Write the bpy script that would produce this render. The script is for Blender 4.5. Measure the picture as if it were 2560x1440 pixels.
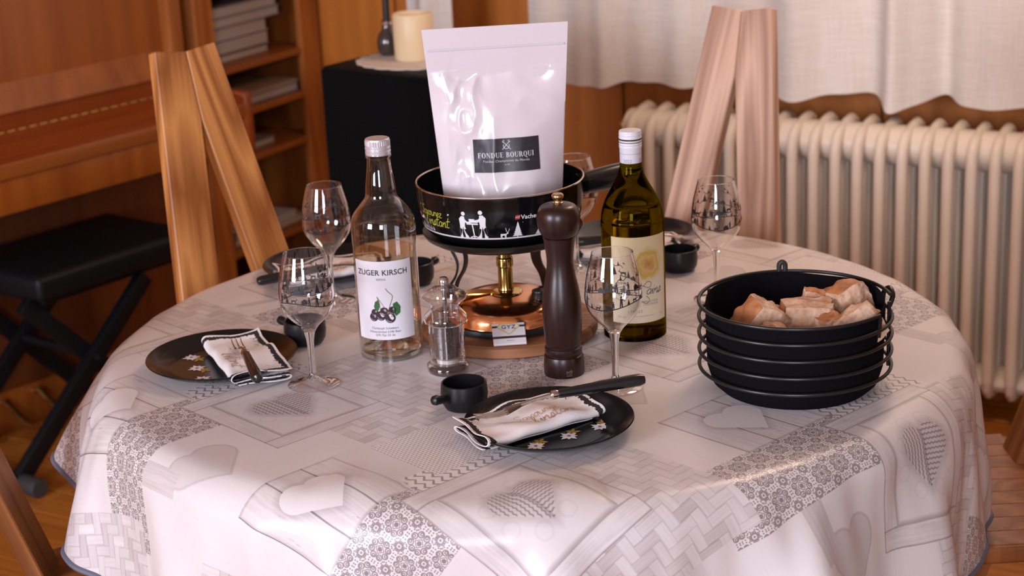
import bpy, bmesh, math, random
from math import sin, cos, pi, radians, atan2, sqrt, hypot
from mathutils import Vector, Matrix, noise

# ------------------------------------------------------------------ clear
for o in list(bpy.data.objects):
    bpy.data.objects.remove(o)
scene = bpy.context.scene
COL = scene.collection
random.seed(7)

# ------------------------------------------------------------------ camera
cam_d = bpy.data.cameras.new('camera')
cam = bpy.data.objects.new('camera', cam_d)
COL.objects.link(cam)
scene.camera = cam
cam_d.sensor_width = 36.0
cam_d.lens = 4370.0 / 2560.0 * 36.0
cam_d.clip_start = 0.05
pitch, roll = radians(17.373), radians(2.733)
fw = Vector((0, cos(pitch), -sin(pitch)))
up0 = Vector((0, sin(pitch), cos(pitch)))
rt0 = Vector((1, 0, 0))
rt = rt0 * cos(roll) - up0 * sin(roll)
up = rt0 * sin(roll) + up0 * cos(roll)
M = Matrix(((rt.x, up.x, -fw.x, 0.0), (rt.y, up.y, -fw.y, 0.0), (rt.z, up.z, -fw.z, 1.55), (0, 0, 0, 1)))
cam.matrix_world = M
cam_d.dof.use_dof = True
cam_d.dof.focus_distance = 2.14
cam_d.dof.aperture_fstop = 6.3

# ------------------------------------------------------------------ world, light, exposure
world = bpy.data.worlds.new('world')
scene.world = world
world.use_nodes = True
wb = world.node_tree.nodes['Background']
wb.inputs[0].default_value = (1.0, 0.80, 0.66, 1)
wb.inputs[1].default_value = 0.02

def area(name, loc, target, sx, sy, power, col):
    d = bpy.data.lights.new(name, 'AREA')
    d.shape = 'RECTANGLE'; d.size = sx; d.size_y = sy; d.energy = power; d.color = col
    o = bpy.data.objects.new(name, d); COL.objects.link(o)
    o.location = loc
    o.rotation_euler = (Vector(target) - Vector(loc)).to_track_quat('-Z', 'Y').to_euler()
    return o
# daylight through the two windows of the wall behind the camera, to its left
area('window_daylight', (-2.88, -0.39, 1.62), (-1.88, 1.34, 1.45), 1.10, 1.20, 128, (0.82, 0.84, 1.0))
area('window_daylight', (-0.35, -1.85, 1.62), (0.65, -0.11, 1.45), 0.90, 1.20, 95, (0.84, 0.85, 1.0))
# warm ceiling lamp over the table
d = bpy.data.lights.new('ceiling_lamp_bulb', 'POINT')
d.energy = 26; d.color = (1.0, 0.72, 0.56); d.shadow_soft_size = 0.19
lamp_bulb = bpy.data.objects.new('ceiling_lamp_bulb', d); COL.objects.link(lamp_bulb)
lamp_bulb.location = (0.75, 3.05, 2.02)

vs = scene.view_settings
scene.display_settings.display_device = 'sRGB'
vs.view_transform = 'Standard'; vs.look = 'None'; vs.gamma = 1.0; vs.use_curve_mapping = False
vs.exposure = 0.06
scene.cycles.max_bounces = 6
scene.cycles.diffuse_bounces = 2
scene.cycles.glossy_bounces = 3
scene.cycles.transmission_bounces = 6
scene.cycles.transparent_max_bounces = 16

# ------------------------------------------------------------------ node helpers
class X:
    """a float socket with operators that add Math nodes"""
    nt = None
    def __init__(s, sock): s.s = sock
    @staticmethod
    def m(op, *a, clamp=False):
        n = X.nt.nodes.new('ShaderNodeMath'); n.operation = op; n.use_clamp = clamp
        for i, v in enumerate(a):
            if isinstance(v, X): X.nt.links.new(v.s, n.inputs[i])
            else: n.inputs[i].default_value = v
        return X(n.outputs[0])
    def __add__(s, o): return X.m('ADD', s, o)
    __radd__ = __add__
    def __sub__(s, o): return X.m('SUBTRACT', s, o)
    def __rsub__(s, o): return X.m('SUBTRACT', o, s)
    def __mul__(s, o): return X.m('MULTIPLY', s, o)
    __rmul__ = __mul__
    def __truediv__(s, o): return X.m('DIVIDE', s, o)
    def __neg__(s): return X.m('MULTIPLY', s, -1.0)
    def lt(s, o): return X.m('LESS_THAN', s, o)
    def gt(s, o): return X.m('GREATER_THAN', s, o)
def xabs(a): return X.m('ABSOLUTE', a)
def xmax(a, b): return X.m('MAXIMUM', a, b)
def xmin(a, b): return X.m('MINIMUM', a, b)
def xfloor(a): return X.m('FLOOR', a)
def xfrac(a): return X.m('FRACT', a)
def xsqrt(a): return X.m('SQRT', a)
def xlen(a, b): return xsqrt(a * a + b * b)
def xmod(a, b): return X.m('FLOORED_MODULO', a, b)
def xsat(a): return X.m('ADD', a, 0.0, clamp=True)
def band(a, lo, hi): return a.gt(lo) * a.lt(hi)
def rect(u, v, u0, u1, v0, v1): return band(u, u0, u1) * band(v, v0, v1)
def soft(a, w):          # 1 where a < 0, fading out over w
    return xsat(1.0 - a / w)

MATS = {}
def new_mat(name):
    m = bpy.data.materials.new(name); m.use_nodes = True
    nt = m.node_tree
    b = nt.nodes['Principled BSDF']
    return m, nt, b
def setp(b, **k):
    names = dict(color='Base Color', rough='Roughness', metal='Metallic', spec='Specular IOR Level', trans='Transmission Weight',
                 ior='IOR', coat='Coat Weight', coat_rough='Coat Roughness', sheen='Sheen Weight', alpha='Alpha', sss='Subsurface Weight', aniso='Anisotropic')
    for q, v in k.items():
        i = b.inputs[names[q]]
        i.default_value = (*v, 1) if q == 'color' else v
def mat(name, color, rough=0.5, bump=0, bscale=200, var=0.0, vscale=30, **k):
    if name in MATS: return MATS[name]
    m, nt, b = new_mat(name)
    setp(b, color=color, rough=rough, **k)
    if bump or var:
        tc = nt.nodes.new('ShaderNodeTexCoord')
    if var:
        n = nt.nodes.new('ShaderNodeTexNoise'); n.inputs['Scale'].default_value = vscale; n.inputs['Detail'].default_value = 4
        nt.links.new(tc.outputs['Object'], n.inputs['Vector'])
        r = nt.nodes.new('ShaderNodeValToRGB')
        r.color_ramp.elements[0].position = 0.3; r.color_ramp.elements[1].position = 0.7
        r.color_ramp.elements[0].color = (*[c * (1 - var) for c in color], 1)
        r.color_ramp.elements[1].color = (*[min(1, c * (1 + var)) for c in color], 1)
        nt.links.new(n.outputs['Fac'], r.inputs[0]); nt.links.new(r.outputs[0], b.inputs['Base Color'])
    if bump:
        n = nt.nodes.new('ShaderNodeTexNoise'); n.inputs['Scale'].default_value = bscale; n.inputs['Detail'].default_value = 3
        nt.links.new(tc.outputs['Object'], n.inputs['Vector'])
        bp = nt.nodes.new('ShaderNodeBump'); bp.inputs['Strength'].default_value = bump; bp.inputs['Distance'].default_value = 0.002
        nt.links.new(n.outputs['Fac'], bp.inputs['Height']); nt.links.new(bp.outputs[0], b.inputs['Normal'])
    MATS[name] = m
    return m
def wood(name, dark, light, rough=0.42, axis=2, fine=60.0, along=3.0, ring=0.0, rot=None, coat=0.0):
    """grain runs along the object's own axis 0/1/2"""
    if name in MATS: return MATS[name]
    m, nt, b = new_mat(name)
    tc = nt.nodes.new('ShaderNodeTexCoord'); mp = nt.nodes.new('ShaderNodeMapping')
    sc = [fine, fine, fine]; sc[axis] = along
    mp.inputs['Scale'].default_value = sc
    if rot: mp.inputs['Rotation'].default_value = rot
    oi = nt.nodes.new('ShaderNodeObjectInfo')
    ad = nt.nodes.new('ShaderNodeVectorMath'); ad.operation = 'ADD'
    mul = nt.nodes.new('ShaderNodeMath'); mul.operation = 'MULTIPLY'; mul.inputs[1].default_value = 13.0
    nt.links.new(oi.outputs['Random'], mul.inputs[0])
    nt.links.new(tc.outputs['Object'], ad.inputs[0]); nt.links.new(mul.outputs[0], ad.inputs[1])
    nt.links.new(ad.outputs[0], mp.inputs['Vector'])
    n = nt.nodes.new('ShaderNodeTexNoise'); n.inputs['Scale'].default_value = 1.0; n.inputs['Detail'].default_value = 3
    nt.links.new(mp.outputs[0], n.inputs['Vector'])
    src = n.outputs['Fac']
    if ring:
        mp2 = nt.nodes.new('ShaderNodeMapping'); s2 = [ring, ring, ring]; s2[axis] = ring * 0.10
        mp2.inputs['Scale'].default_value = s2
        nt.links.new(ad.outputs[0], mp2.inputs['Vector'])
        n2 = nt.nodes.new('ShaderNodeTexNoise'); n2.inputs['Scale'].default_value = 1.0; n2.inputs['Detail'].default_value = 1.5
        nt.links.new(mp2.outputs[0], n2.inputs['Vector'])
        X.nt = nt
        w = xabs(xfrac(X(n2.outputs['Fac']) * 9.0) - 0.5) * 2.0
        mix = X(n.outputs['Fac']) * 0.55 + w * 0.45
        src = mix.s
    r = nt.nodes.new('ShaderNodeValToRGB')
    r.color_ramp.elements[0].position = 0.28; r.color_ramp.elements[1].position = 0.72
    r.color_ramp.elements[0].color = (*dark, 1); r.color_ramp.elements[1].color = (*light, 1)
    nt.links.new(src, r.inputs[0]); nt.links.new(r.outputs[0], b.inputs['Base Color'])
    setp(b, rough=rough)
    if coat: setp(b, coat=coat, coat_rough=0.15)
    MATS[name] = m
    return m
def thin_glass(name, tint=(1, 1, 1), ior=1.5, rough=0.0, boost=1.0):
    """a thin pane: straight-through view plus Fresnel reflection"""
    if name in MATS: return MATS[name]
    m = bpy.data.materials.new(name); m.use_nodes = True
    nt = m.node_tree; nt.nodes.clear()
    out = nt.nodes.new('ShaderNodeOutputMaterial')
    t = nt.nodes.new('ShaderNodeBsdfTransparent'); t.inputs[0].default_value = (*tint, 1)
    g = nt.nodes.new('ShaderNodeBsdfGlossy'); g.inputs['Roughness'].default_value = rough; g.inputs['Color'].default_value = (1, 1, 1, 1)
    f = nt.nodes.new('ShaderNodeLayerWeight')
    X.nt = nt
    fc = X(f.outputs['Facing'])
    f0 = ((ior - 1) / (ior + 1)) ** 2
    fac = xsat((X.m('POWER', fc, 3.0) * (.85 - f0) + f0) * boost)
    mx = nt.nodes.new('ShaderNodeMixShader')
    nt.links.new(fac.s, mx.inputs[0]); nt.links.new(t.outputs[0], mx.inputs[1]); nt.links.new(g.outputs[0], mx.inputs[2])
    nt.links.new(mx.outputs[0], out.inputs['Surface'])
    MATS[name] = m
    return m
def solid_glass(name, col=(1, 1, 1), ior=1.5, rough=0.0):
    if name in MATS: return MATS[name]
    m = bpy.data.materials.new(name); m.use_nodes = True
    nt = m.node_tree; nt.nodes.clear()
    out = nt.nodes.new('ShaderNodeOutputMaterial')
    g = nt.nodes.new('ShaderNodeBsdfGlass'); g.inputs['Color'].default_value = (*col, 1); g.inputs['IOR'].default_value = ior; g.inputs['Roughness'].default_value = rough
    nt.links.new(g.outputs[0], out.inputs['Surface'])
    MATS[name] = m
    return m

# ------------------------------------------------------------------ mesh helpers
class MB:
    def __init__(s): s.v = []; s.f = []; s.mi = []
    def add(s, vf, T=None, mi=0):
        v, f = vf; k = len(s.v)
        for p in v:
            p = Vector(p)
            s.v.append(T @ p if T is not None else p)
        for q in f:
            s.f.append([i + k for i in q]); s.mi.append(mi)
        return s
    def build(s, name, m, parent=None, smooth=35, loc=None, rz=0.0):
        me = bpy.data.meshes.new(name)
        me.from_pydata([tuple(p) for p in s.v], [], s.f)
        ms = m if isinstance(m, (list, tuple)) else [m]
        for q in ms: me.materials.append(q)
        if len(ms) > 1:
            for p, i in zip(me.polygons, s.mi): p.material_index = i
        me.update()
        if smooth:
            for p in me.polygons: p.use_smooth = True
            me.set_sharp_from_angle(angle=radians(smooth))
        o = bpy.data.objects.new(name, me); COL.objects.link(o)
        if parent is not None: o.parent = parent
        if loc is not None: o.location = loc
        o.rotation_euler.z = rz
        return o
def one(name, vf, m, parent=None, **k):
    return MB().add(vf).build(name, m, parent, **k)
def lathe(prof, n=48):
    v = []; f = []; idx = []
    for r, z in prof:
        if r < 1e-6:
            idx.append([len(v)] * n); v.append((0, 0, z))
        else:
            idx.append(list(range(len(v), len(v) + n)))
            for i in range(n):
                a = 2 * pi * i / n; v.append((r * cos(a), r * sin(a), z))
    for a, b in zip(idx[:-1], idx[1:]):
        for i in range(n):
            j = (i + 1) % n
            q = [a[i], a[j], b[j], b[i]]
            q2 = []
            for t in q:
                if t not in q2: q2.append(t)
            if len(q2) > 2: f.append(q2)
    return v, f
def tube(path, r, n=10, closed=False, caps=True):
    path = [Vector(p) for p in path]; m = len(path)
    rs = r if isinstance(r, (list, tuple)) else [r] * m
    v = []; f = []
    prev = None
    for i, p in enumerate(path):
        if closed: t = path[(i + 1) % m] - path[i - 1]
        else: t = path[min(i + 1, m - 1)] - path[max(i - 1, 0)]
        t.normalize()
        if prev is None:
            ref = Vector((0, 0, 1)) if abs(t.z) < 0.9 else Vector((1, 0, 0))
            a = t.cross(ref).normalized()
        else:
            a = (prev - t * prev.dot(t)).normalized()
        b = t.cross(a); prev = a
        for k in range(n):
            an = 2 * pi * k / n
            v.append(p + (a * cos(an) + b * sin(an)) * rs[i])
    for i in range(m if closed else m - 1):
        j = (i + 1) % m
        for k in range(n):
            l = (k + 1) % n
            f.append([i * n + k, i * n + l, j * n + l, j * n + k])
    if caps and not closed:
        f.append(list(range(n - 1, -1, -1))); f.append([(m - 1) * n + k for k in range(n)])
    return v, f
def rbox(x0, x1, y0, y1, z0, z1, bevel=0.0, seg=2):
    bm = bmesh.new()
    bmesh.ops.create_cube(bm, size=1.0)
    for q in bm.verts:
        q.co = Vector(((x0 + x1) / 2 + q.co.x * (x1 - x0), (y0 + y1) / 2 + q.co.y * (y1 - y0), (z0 + z1) / 2 + q.co.z * (z1 - z0)))
    if bevel > 0:
        bmesh.ops.bevel(bm, geom=list(bm.edges), offset=bevel, segments=seg, affect='EDGES', profile=0.5)
    v = [q.co.copy() for q in bm.verts]; f = [[q.index for q in p.verts] for p in bm.faces]
    bm.free()
    return v, f
def prism(poly, z0, z1, bevel=0.0):
    n = len(poly)
    if bevel:
        bm = bmesh.new()
        a = [bm.verts.new((x, y, z0)) for x, y in poly]; b = [bm.verts.new((x, y, z1)) for x, y in poly]
        bm.faces.new(a[::-1]); bm.faces.new(b)
        for i in range(n): bm.faces.new((a[i], a[(i + 1) % n], b[(i + 1) % n], b[i]))
        bmesh.ops.bevel(bm, geom=[e for e in bm.edges if abs(e.verts[0].co.z - e.verts[1].co.z) < 1e-6], offset=bevel, segments=2, affect='EDGES', profile=0.5)
        bm.verts.index_update()
        v = [q.co.copy() for q in bm.verts]; f = [[q.index for q in p.verts] for p in bm.faces]
        bm.free(); return v, f
    v = [(x, y, z0) for x, y in poly] + [(x, y, z1) for x, y in poly]
    f = [list(range(n))[::-1], list(range(n, 2 * n))]
    for i in range(n):
        j = (i + 1) % n; f.append([i, j, n + j, n + i])
    return v, f
def sheet(fn, nu, nv, closed_u=False):
    v = []; f = []
    for i in range(nu + 1):
        for j in range(nv + 1): v.append(fn(i / nu, j / nv))
    for i in range(nu):
        for j in range(nv):
            a = i * (nv + 1) + j; f.append([a, a + nv + 1, a + nv + 2, a + 1])
    return v, f
def smooth_path(pts, k=6):
    """Catmull-Rom through points (2-D or 3-D tuples)"""
    pts = [Vector(p) for p in pts]; out = []
    for i in range(len(pts) - 1):
        p0 = pts[max(i - 1, 0)]; p1 = pts[i]; p2 = pts[i + 1]; p3 = pts[min(i + 2, len(pts) - 1)]
        for j in range(k):
            t = j / k
            out.append(0.5 * ((2 * p1) + (p2 - p0) * t + (2 * p0 - 5 * p1 + 4 * p2 - p3) * t * t + (3 * p1 - p0 - 3 * p2 + p3) * t ** 3))
    out.append(pts[-1])
    return out
# flat print: polygons in 2-D, later mapped onto a surface
def ribbon(pts, w, k=5):
    p = smooth_path([(a, b, 0) for a, b in pts], k) if k > 1 else [Vector((a, b, 0)) for a, b in pts]
    v = []; f = []
    for i, q in enumerate(p):
        t = p[min(i + 1, len(p) - 1)] - p[max(i - 1, 0)]
        nrm = Vector((-t.y, t.x, 0)).normalized() * (w / 2)
        v += [q + nrm, q - nrm]
    for i in range(len(p) - 1): f.append([2 * i, 2 * i + 1, 2 * i + 3, 2 * i + 2])
    return v, f
def poly(pts): return [Vector((a, b, 0)) for a, b in pts], [list(range(len(pts)))]
def disc(cx, cy, r, n=14, ry=None):
    ry = ry or r
    return poly([(cx + r * cos(2 * pi * i / n), cy + ry * sin(2 * pi * i / n)) for i in range(n)])
def ring2(cx, cy, r, w, n=20, a0=0.0, a1=2 * pi):
    return ribbon([(cx + r * cos(a0 + (a1 - a0) * i / n), cy + r * sin(a0 + (a1 - a0) * i / n)) for i in range(n + 1)], w, 1)
def mapped(parts, fn, name, m, parent):
    b = MB()
    for p in parts: b.add(p)
    b.v = [Vector(fn(p.x, p.y)) for p in b.v]
    return b.build(name, m, parent, smooth=0)
def shift(vf, dx=0, dy=0, s=1.0, rot=0.0):
    c, q = cos(rot), sin(rot)
    return [Vector((dx + s * (p[0] * c - p[1] * q), dy + s * (p[0] * q + p[1] * c), 0)) for p in vf[0]], vf[1]
def text2(s, size, cx=0.0, cy=0.0, bold=0.0, spacing=1.0, shear=0.0, align='CENTER'):
    cu = bpy.data.curves.new('lettering', 'FONT'); cu.body = s; cu.size = size; cu.align_x = align; cu.align_y = 'CENTER'
    cu.offset = bold; cu.space_character = spacing; cu.shear = shear; cu.resolution_u = 3
    o = bpy.data.objects.new('lettering', cu); COL.objects.link(o)
    me = bpy.data.meshes.new_from_object(o.evaluated_get(bpy.context.evaluated_depsgraph_get()))
    v = [Vector((p.co.x + cx, p.co.y + cy, 0)) for p in me.vertices]; f = [list(p.vertices) for p in me.polygons]
    bpy.data.objects.remove(o); bpy.data.meshes.remove(me); bpy.data.curves.remove(cu)
    return v, f
# handwriting strokes
SCR = {
 'S': (.62, [[(.58, .88), (.38, 1.0), (.14, .86), (.26, .62), (.5, .42), (.38, .1), (.02, .12)]]),
 'a': (.54, [[(.4, .45), (.2, .5), (.05, .25), (.2, .02), (.4, .2), (.42, .48), (.42, .1), (.56, .06)]]),
 'v': (.44, [[(0, .42), (.06, .46), (.16, .05), (.34, .5), (.46, .42)]]),
 'o': (.48, [[(.25, .5), (.06, .3), (.15, .04), (.36, .12), (.38, .4), (.25, .5), (.5, .42)]]),
 'u': (.5, [[(0, .48), (.05, .1), (.2, .03), (.35, .2), (.38, .48), (.38, .1), (.52, .06)]]),
 'r': (.4, [[(0, .1), (.08, .52), (.12, .42), (.28, .45), (.3, .2), (.42, .08)]]),
 'e': (.4, [[(.03, .2), (.3, .3), (.25, .5), (.08, .38), (.1, .05), (.42, .1)]]),
 'z': (.42, [[(.02, .45), (.32, .47), (.05, .05), (.42, .02)]]),
 'l': (.3, [[(0, .1), (.2, .8), (.1, 1.0), (.03, .6), (.08, .05), (.26, .1)]]),
 "'": (.14, [[(.06, 1.0), (.03, .84)]]),
 'i': (.24, [[(0, .2), (.08, .5), (.08, .1), (.24, .06)], [(.1, .68), (.12, .72)]]),
 'n': (.46, [[(0, .05), (.04, .5), (.08, .3), (.25, .5), (.32, .4), (.33, .05), (.47, .08)]]),
 's': (.42, [[(0, .08), (.24, .52), (.3, .2), (.15, 0), (.02, .08), (.43, .12)]]),
 't': (.32, [[(.14, .95), (.08, .15), (.18, .03), (.33, .1)], [(-.06, .6), (.36, .66)]]),
 'g': (.46, [[(.4, .45), (.2, .5), (.05, .25), (.2, .04), (.4, .25), (.42, .45), (.38, -.3), (.15, -.4), (.1, -.2), (.48, .1)]]),
}
def script(s, size, cx, cy, w=.075, slant=.18):
    out = []; x = 0
    for ch in s:
        adv, st = SCR[ch]
        for p in st: out.append(ribbon([(x + a + slant * b, b) for a, b in p], w, 4))
        x += adv
    return [shift(q, cx - x * size / 2, cy - .25 * size, size) for q in out]
def serif(s, size, cx, cy):
    T, t, sf = .19, .055, .05
    def R(x0, y0, x1, y1): return poly([(x0, y0), (x1, y0), (x1, y1), (x0, y1)])
    def arc(cxx, cyy, rx, ry, tx, ty, a0, a1, n=14):
        v = []; f = []
        for i in range(n + 1):
            a = a0 + (a1 - a0) * i / n
            v += [Vector((cxx + rx * cos(a), cyy + ry * sin(a), 0)), Vector((cxx + (rx - tx) * cos(a), cyy + (ry - ty) * sin(a), 0))]
        for i in range(n): f.append([2 * i, 2 * i + 2, 2 * i + 3, 2 * i + 1])
        return v, f
    def stem(x): return [R(x, 0, x + T, 1), R(x - .07, 0, x + T + .07, sf), R(x - .07, 1 - sf, x + T + .07, 1)]
    G = {'I': (.42, stem(.1)),
         'F': (.72, stem(.1) + [R(.1, 1 - t, .62, 1), R(.58, .74, .62, 1), R(.25, .5, .5, .5 + t), R(.47, .4, .5, .65)]),
         'E': (.76, stem(.1) + [R(.1, 1 - t, .64, 1), R(.6, .74, .64, 1), R(.25, .5, .5, .5 + t), R(.47, .4, .5, .65), R(.1, 0, .68, t), R(.64, 0, .68, .27)]),
         'N': (.9, [R(.12, 0, .18, 1), R(.04, 0, .27, sf), R(.0, 1 - sf, .2, 1), poly([(.08, 1), (.3, 1), (.78, 0), (.7, 0)]), R(.72, 0, .78, 1), R(.62, 1 - sf, .87, 1)]),
         'O': (.88, [arc(.43, .5, .38, .52, .2, .05, 0, 2 * pi, 28)]),
         'Q': (.88, [arc(.43, .5, .38, .52, .2, .05, 0, 2 * pi, 28), poly([(.42, .05), (.6, -.02), (.86, -.2), (.86, -.26), (.62, -.24), (.42, -.02)])]),
         'D': (.88, stem(.1) + [arc(.3, .5, .5, .5, .2, .055, -pi / 2, pi / 2)]),
         'U': (.86, [R(.1, .3, .29, 1), R(.02, 1 - sf, .37, 1), R(.66, .3, .72, 1), R(.57, 1 - sf, .81, 1), arc(.41, .32, .31, .34, .12, .07, pi, 2 * pi)]),
         'B': (.76, stem(.1) + [arc(.32, .755, .3, .245, .17, .05, -pi / 2, pi / 2), arc(.34, .265, .36, .265, .19, .05, -pi / 2, pi / 2), R(.2, .49, .36, .53)]),
         'R': (.82, stem(.1) + [arc(.34, .74, .32, .26, .18, .05, -pi / 2, pi / 2), poly([(.36, .5), (.52, .5), (.8, 0), (.6, 0)])]), ' ': (.4, [])}
    out = []; x = 0
    for ch in s:
        w, ps = G[ch]
        out += [shift(p, x, 0) for p in ps]; x += w + .03
    return [shift(p, cx - x * size / 2, cy - size / 2, size) for p in out]

# ------------------------------------------------------------------ scene objects
def tag(o, label=None, cat=None, group=None, kind=None):
    if label: o['label'] = label
    if cat: o['category'] = cat
    if group: o['group'] = group
    if kind: o['kind'] = kind
    return o
def thing(name, label, cat, loc=(0, 0, 0), rz=0.0, group=None):
    o = bpy.data.objects.new(name, None); COL.objects.link(o)
    o.empty_display_size = 0.05
    o.location = loc; o.rotation_euler.z = rz
    return tag(o, label, cat, group)
def kids(o): return [c for c in bpy.data.objects if c.parent is o]
def copy_tree(o, parent=None):
    c = o.copy(); COL.objects.link(c)
    c.parent = parent
    for ch in kids(o):
        copy_tree(ch, c)
    return c
def struct(o): o['kind'] = 'structure'; return o

# ================================================================== ROOM
# room frame: local x runs along the window wall, local y points at it
RZ = radians(-30.0)
def room(x, y, z=0.0): return (x * cos(RZ) - y * sin(RZ), x * sin(RZ) + y * cos(RZ), z)
WALL_Y, LEFT_X, RIGHT_X, NEAR_Y, CEIL = 4.10, -3.56, 2.3, -1.88, 2.45
M_panel = wood('panel_wood', (0.44, 0.130, 0.016), (0.62, 0.205, 0.028), rough=0.38, axis=2, fine=22, along=1.1)
M_wall = mat('wall_ground', (0.22, 0.08, 0.025), 0.6)
M_plaster = mat('ceiling_plaster', (0.46, 0.36, 0.29), 0.85, bump=0.1)
M_floor = wood('parquet', (0.32, 0.100, 0.014), (0.50, 0.180, 0.028), rough=0.28, axis=0, fine=45, along=2.0)
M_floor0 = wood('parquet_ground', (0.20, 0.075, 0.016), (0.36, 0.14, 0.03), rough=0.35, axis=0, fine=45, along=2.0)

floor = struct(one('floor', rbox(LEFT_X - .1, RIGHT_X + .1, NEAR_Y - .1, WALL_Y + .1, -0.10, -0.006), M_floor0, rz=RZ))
proto = None
rng = random.Random(3)
k = 0
y = 1.40
while y < WALL_Y - 0.02:
    x = LEFT_X + 0.01 - rng.random() * 0.55
    y1 = min(y + 0.098, WALL_Y - 0.005)
    while x < 1.15:
        L = 0.70
        a, b = max(x, LEFT_X + .005), min(x + L - 0.002, RIGHT_X)
        if b - a > 0.03:
            p = one('plank', rbox(-(b - a) / 2, (b - a) / 2, 0, y1 - y - .002, -0.014, 0.0, 0.001, 1), M_floor, floor, smooth=0)
            p.location = ((a + b) / 2, y, rng.uniform(-.0003, .0))
        x += L
    y += 0.10
ceiling = struct(one('ceiling', rbox(LEFT_X - .1, RIGHT_X + .1, NEAR_Y - .1, WALL_Y + .1, CEIL, CEIL + .08), M_plaster, rz=RZ))
wall_back = struct(one('wall_back', rbox(LEFT_X - .1, RIGHT_X + .1, WALL_Y, WALL_Y + .08, 0, CEIL), M_wall, rz=RZ))
bx = -1.995 - 0.70 * 3
while bx < RIGHT_X:
    a, b = max(bx, LEFT_X), min(bx + .70, RIGHT_X)
    if b - a > .05:
        p = one('panel', rbox(0, b - a - .006, -.012, .0, .10, CEIL - .002, .0025, 1), M_panel, wall_back, smooth=0)
        p.location = (a + .003, WALL_Y, 0)
    bx += .70
wall_left = struct(one('wall_left', rbox(LEFT_X - .08, LEFT_X, NEAR_Y, WALL_Y, 0, CEIL), M_wall, rz=RZ))
by = NEAR_Y
while by < WALL_Y - .05:
    b = min(by + .67, WALL_Y - .013)
    p = one('panel', rbox(0, .012, 0, b - by - .006, .10, CEIL - .002, .0025, 1), M_panel, wall_left, smooth=0)
    p.location = (LEFT_X, by + .003, 0)
    by += .67
wall_right = struct(one('wall_right', rbox(RIGHT_X, RIGHT_X + .08, NEAR_Y, WALL_Y, 0, CEIL), M_plaster, rz=RZ))
# near wall with its two window openings
W_OPEN = [(-2.30, 0.62), (0.62, 0.52)]
Z0, Z1 = 0.98, 2.26
nb = MB()
edges = [LEFT_X - .1]
for c, h in W_OPEN: edges += [c - h, c + h]
edges.append(RIGHT_X + .1)
for i in range(0, len(edges), 2): nb.add(rbox(edges[i], edges[i + 1], NEAR_Y - .08, NEAR_Y, 0, CEIL))
for c, h in W_OPEN:
    nb.add(rbox(c - h, c + h, NEAR_Y - .08, NEAR_Y, 0, Z0)); nb.add(rbox(c - h, c + h, NEAR_Y - .08, NEAR_Y, Z1, CEIL))
wall_front = struct(nb.build('wall_front', M_plaster, smooth=0, rz=RZ))
M_white = mat('window_white', (0.75, 0.72, 0.68), 0.4)
M_pane = thin_glass('window_pane', (0.9, 0.95, 1.0))
for i, (c, h) in enumerate(W_OPEN):
    w = MB()
    for s in (-1, 1): w.add(rbox(c + s * h - .03, c + s * h + .03, NEAR_Y - .06, NEAR_Y + .02, Z0 - .03, Z1 + .03))
    for z in (Z0, Z1): w.add(rbox(c - h, c + h, NEAR_Y - .06, NEAR_Y + .02, z - .03, z + .03))
    wo = struct(w.build('window_%d' % (i + 1), M_white, smooth=0, rz=RZ))
    one('pane', rbox(c - h + .03, c + h - .03, NEAR_Y - .05, NEAR_Y - .045, Z0 + .03, Z1 - .03), M_pane, wo, smooth=0)
    one('mullion', rbox(c - .028, c + .028, NEAR_Y + .12, NEAR_Y + .15, Z0 - .03, Z1 + .03), M_white, wo, smooth=0)
for s, nme, a, b in ((0, 'baseboard_back', (LEFT_X, WALL_Y - .02), (RIGHT_X, WALL_Y)), (1, 'baseboard_left', (LEFT_X, NEAR_Y), (LEFT_X + .02, WALL_Y))):
    struct(one(nme, rbox(a[0], b[0], a[1], b[1], 0.001, .098, .003, 1), M_panel, rz=RZ, smooth=0))

# hanging lamp the warm light comes from (above the frame)
lamp = thing('pendant_lamp', 'small hanging lamp with pale shade above the table', 'lamp', (0.75, 3.05, 2.02))
one('cord', tube([(0, 0, .2), (0, 0, CEIL - 2.02)], .004, 8), mat('black_plastic', (.012, .012, .012), .35), lamp)
M_shade = mat('lamp_shade', (.8, .65, .5), .6)
one('shade', lathe([(.04, .20), (.20, .17), (.205, .168), (.04, .196), (.04, .2)], 40), M_shade, lamp)
lamp_bulb.parent = lamp; lamp_bulb.location = (0, 0, 0)

# ================================================================== RADIATOR
M_rad = mat('radiator_enamel', (0.84, 0.71, 0.56), 0.38, var=.05, vscale=6)
RX0, RY0, PITCH = -1.822, 3.75, 0.0522
rad = thing('radiator', 'cream painted column radiator standing under the curtain', 'radiator', room(RX0, RY0, 0), RZ)
sec = MB()
def column(yc, r, z0, z1): return tube([(0, yc, z0), (0, yc, z1)], r, 10)
path = [(0, .0125, .105), (0, .0125, .595)]
for i in range(1, 9):
    a = pi / 2 * i / 8; path.append((0, .0125 + .045 * (1 - cos(a)), .615 + .045 * sin(a)))
path += [(0, .09, .668), (0, .125, .672), (0, .143, .664), (0, .148, .635)]
sec.add(tube(path, [.0136] * len(path), 12))
for yc in (.058, .103): sec.add(column(yc, .0085, .10, .635))
sec.add(column(.148, .0115, .10, .64))
sec.add(tube([(0, .0125, .11), (0, .014, .088), (0, .03, .072), (0, .075, .066), (0, .135, .072), (0, .148, .10)], .0125, 12))
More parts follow.
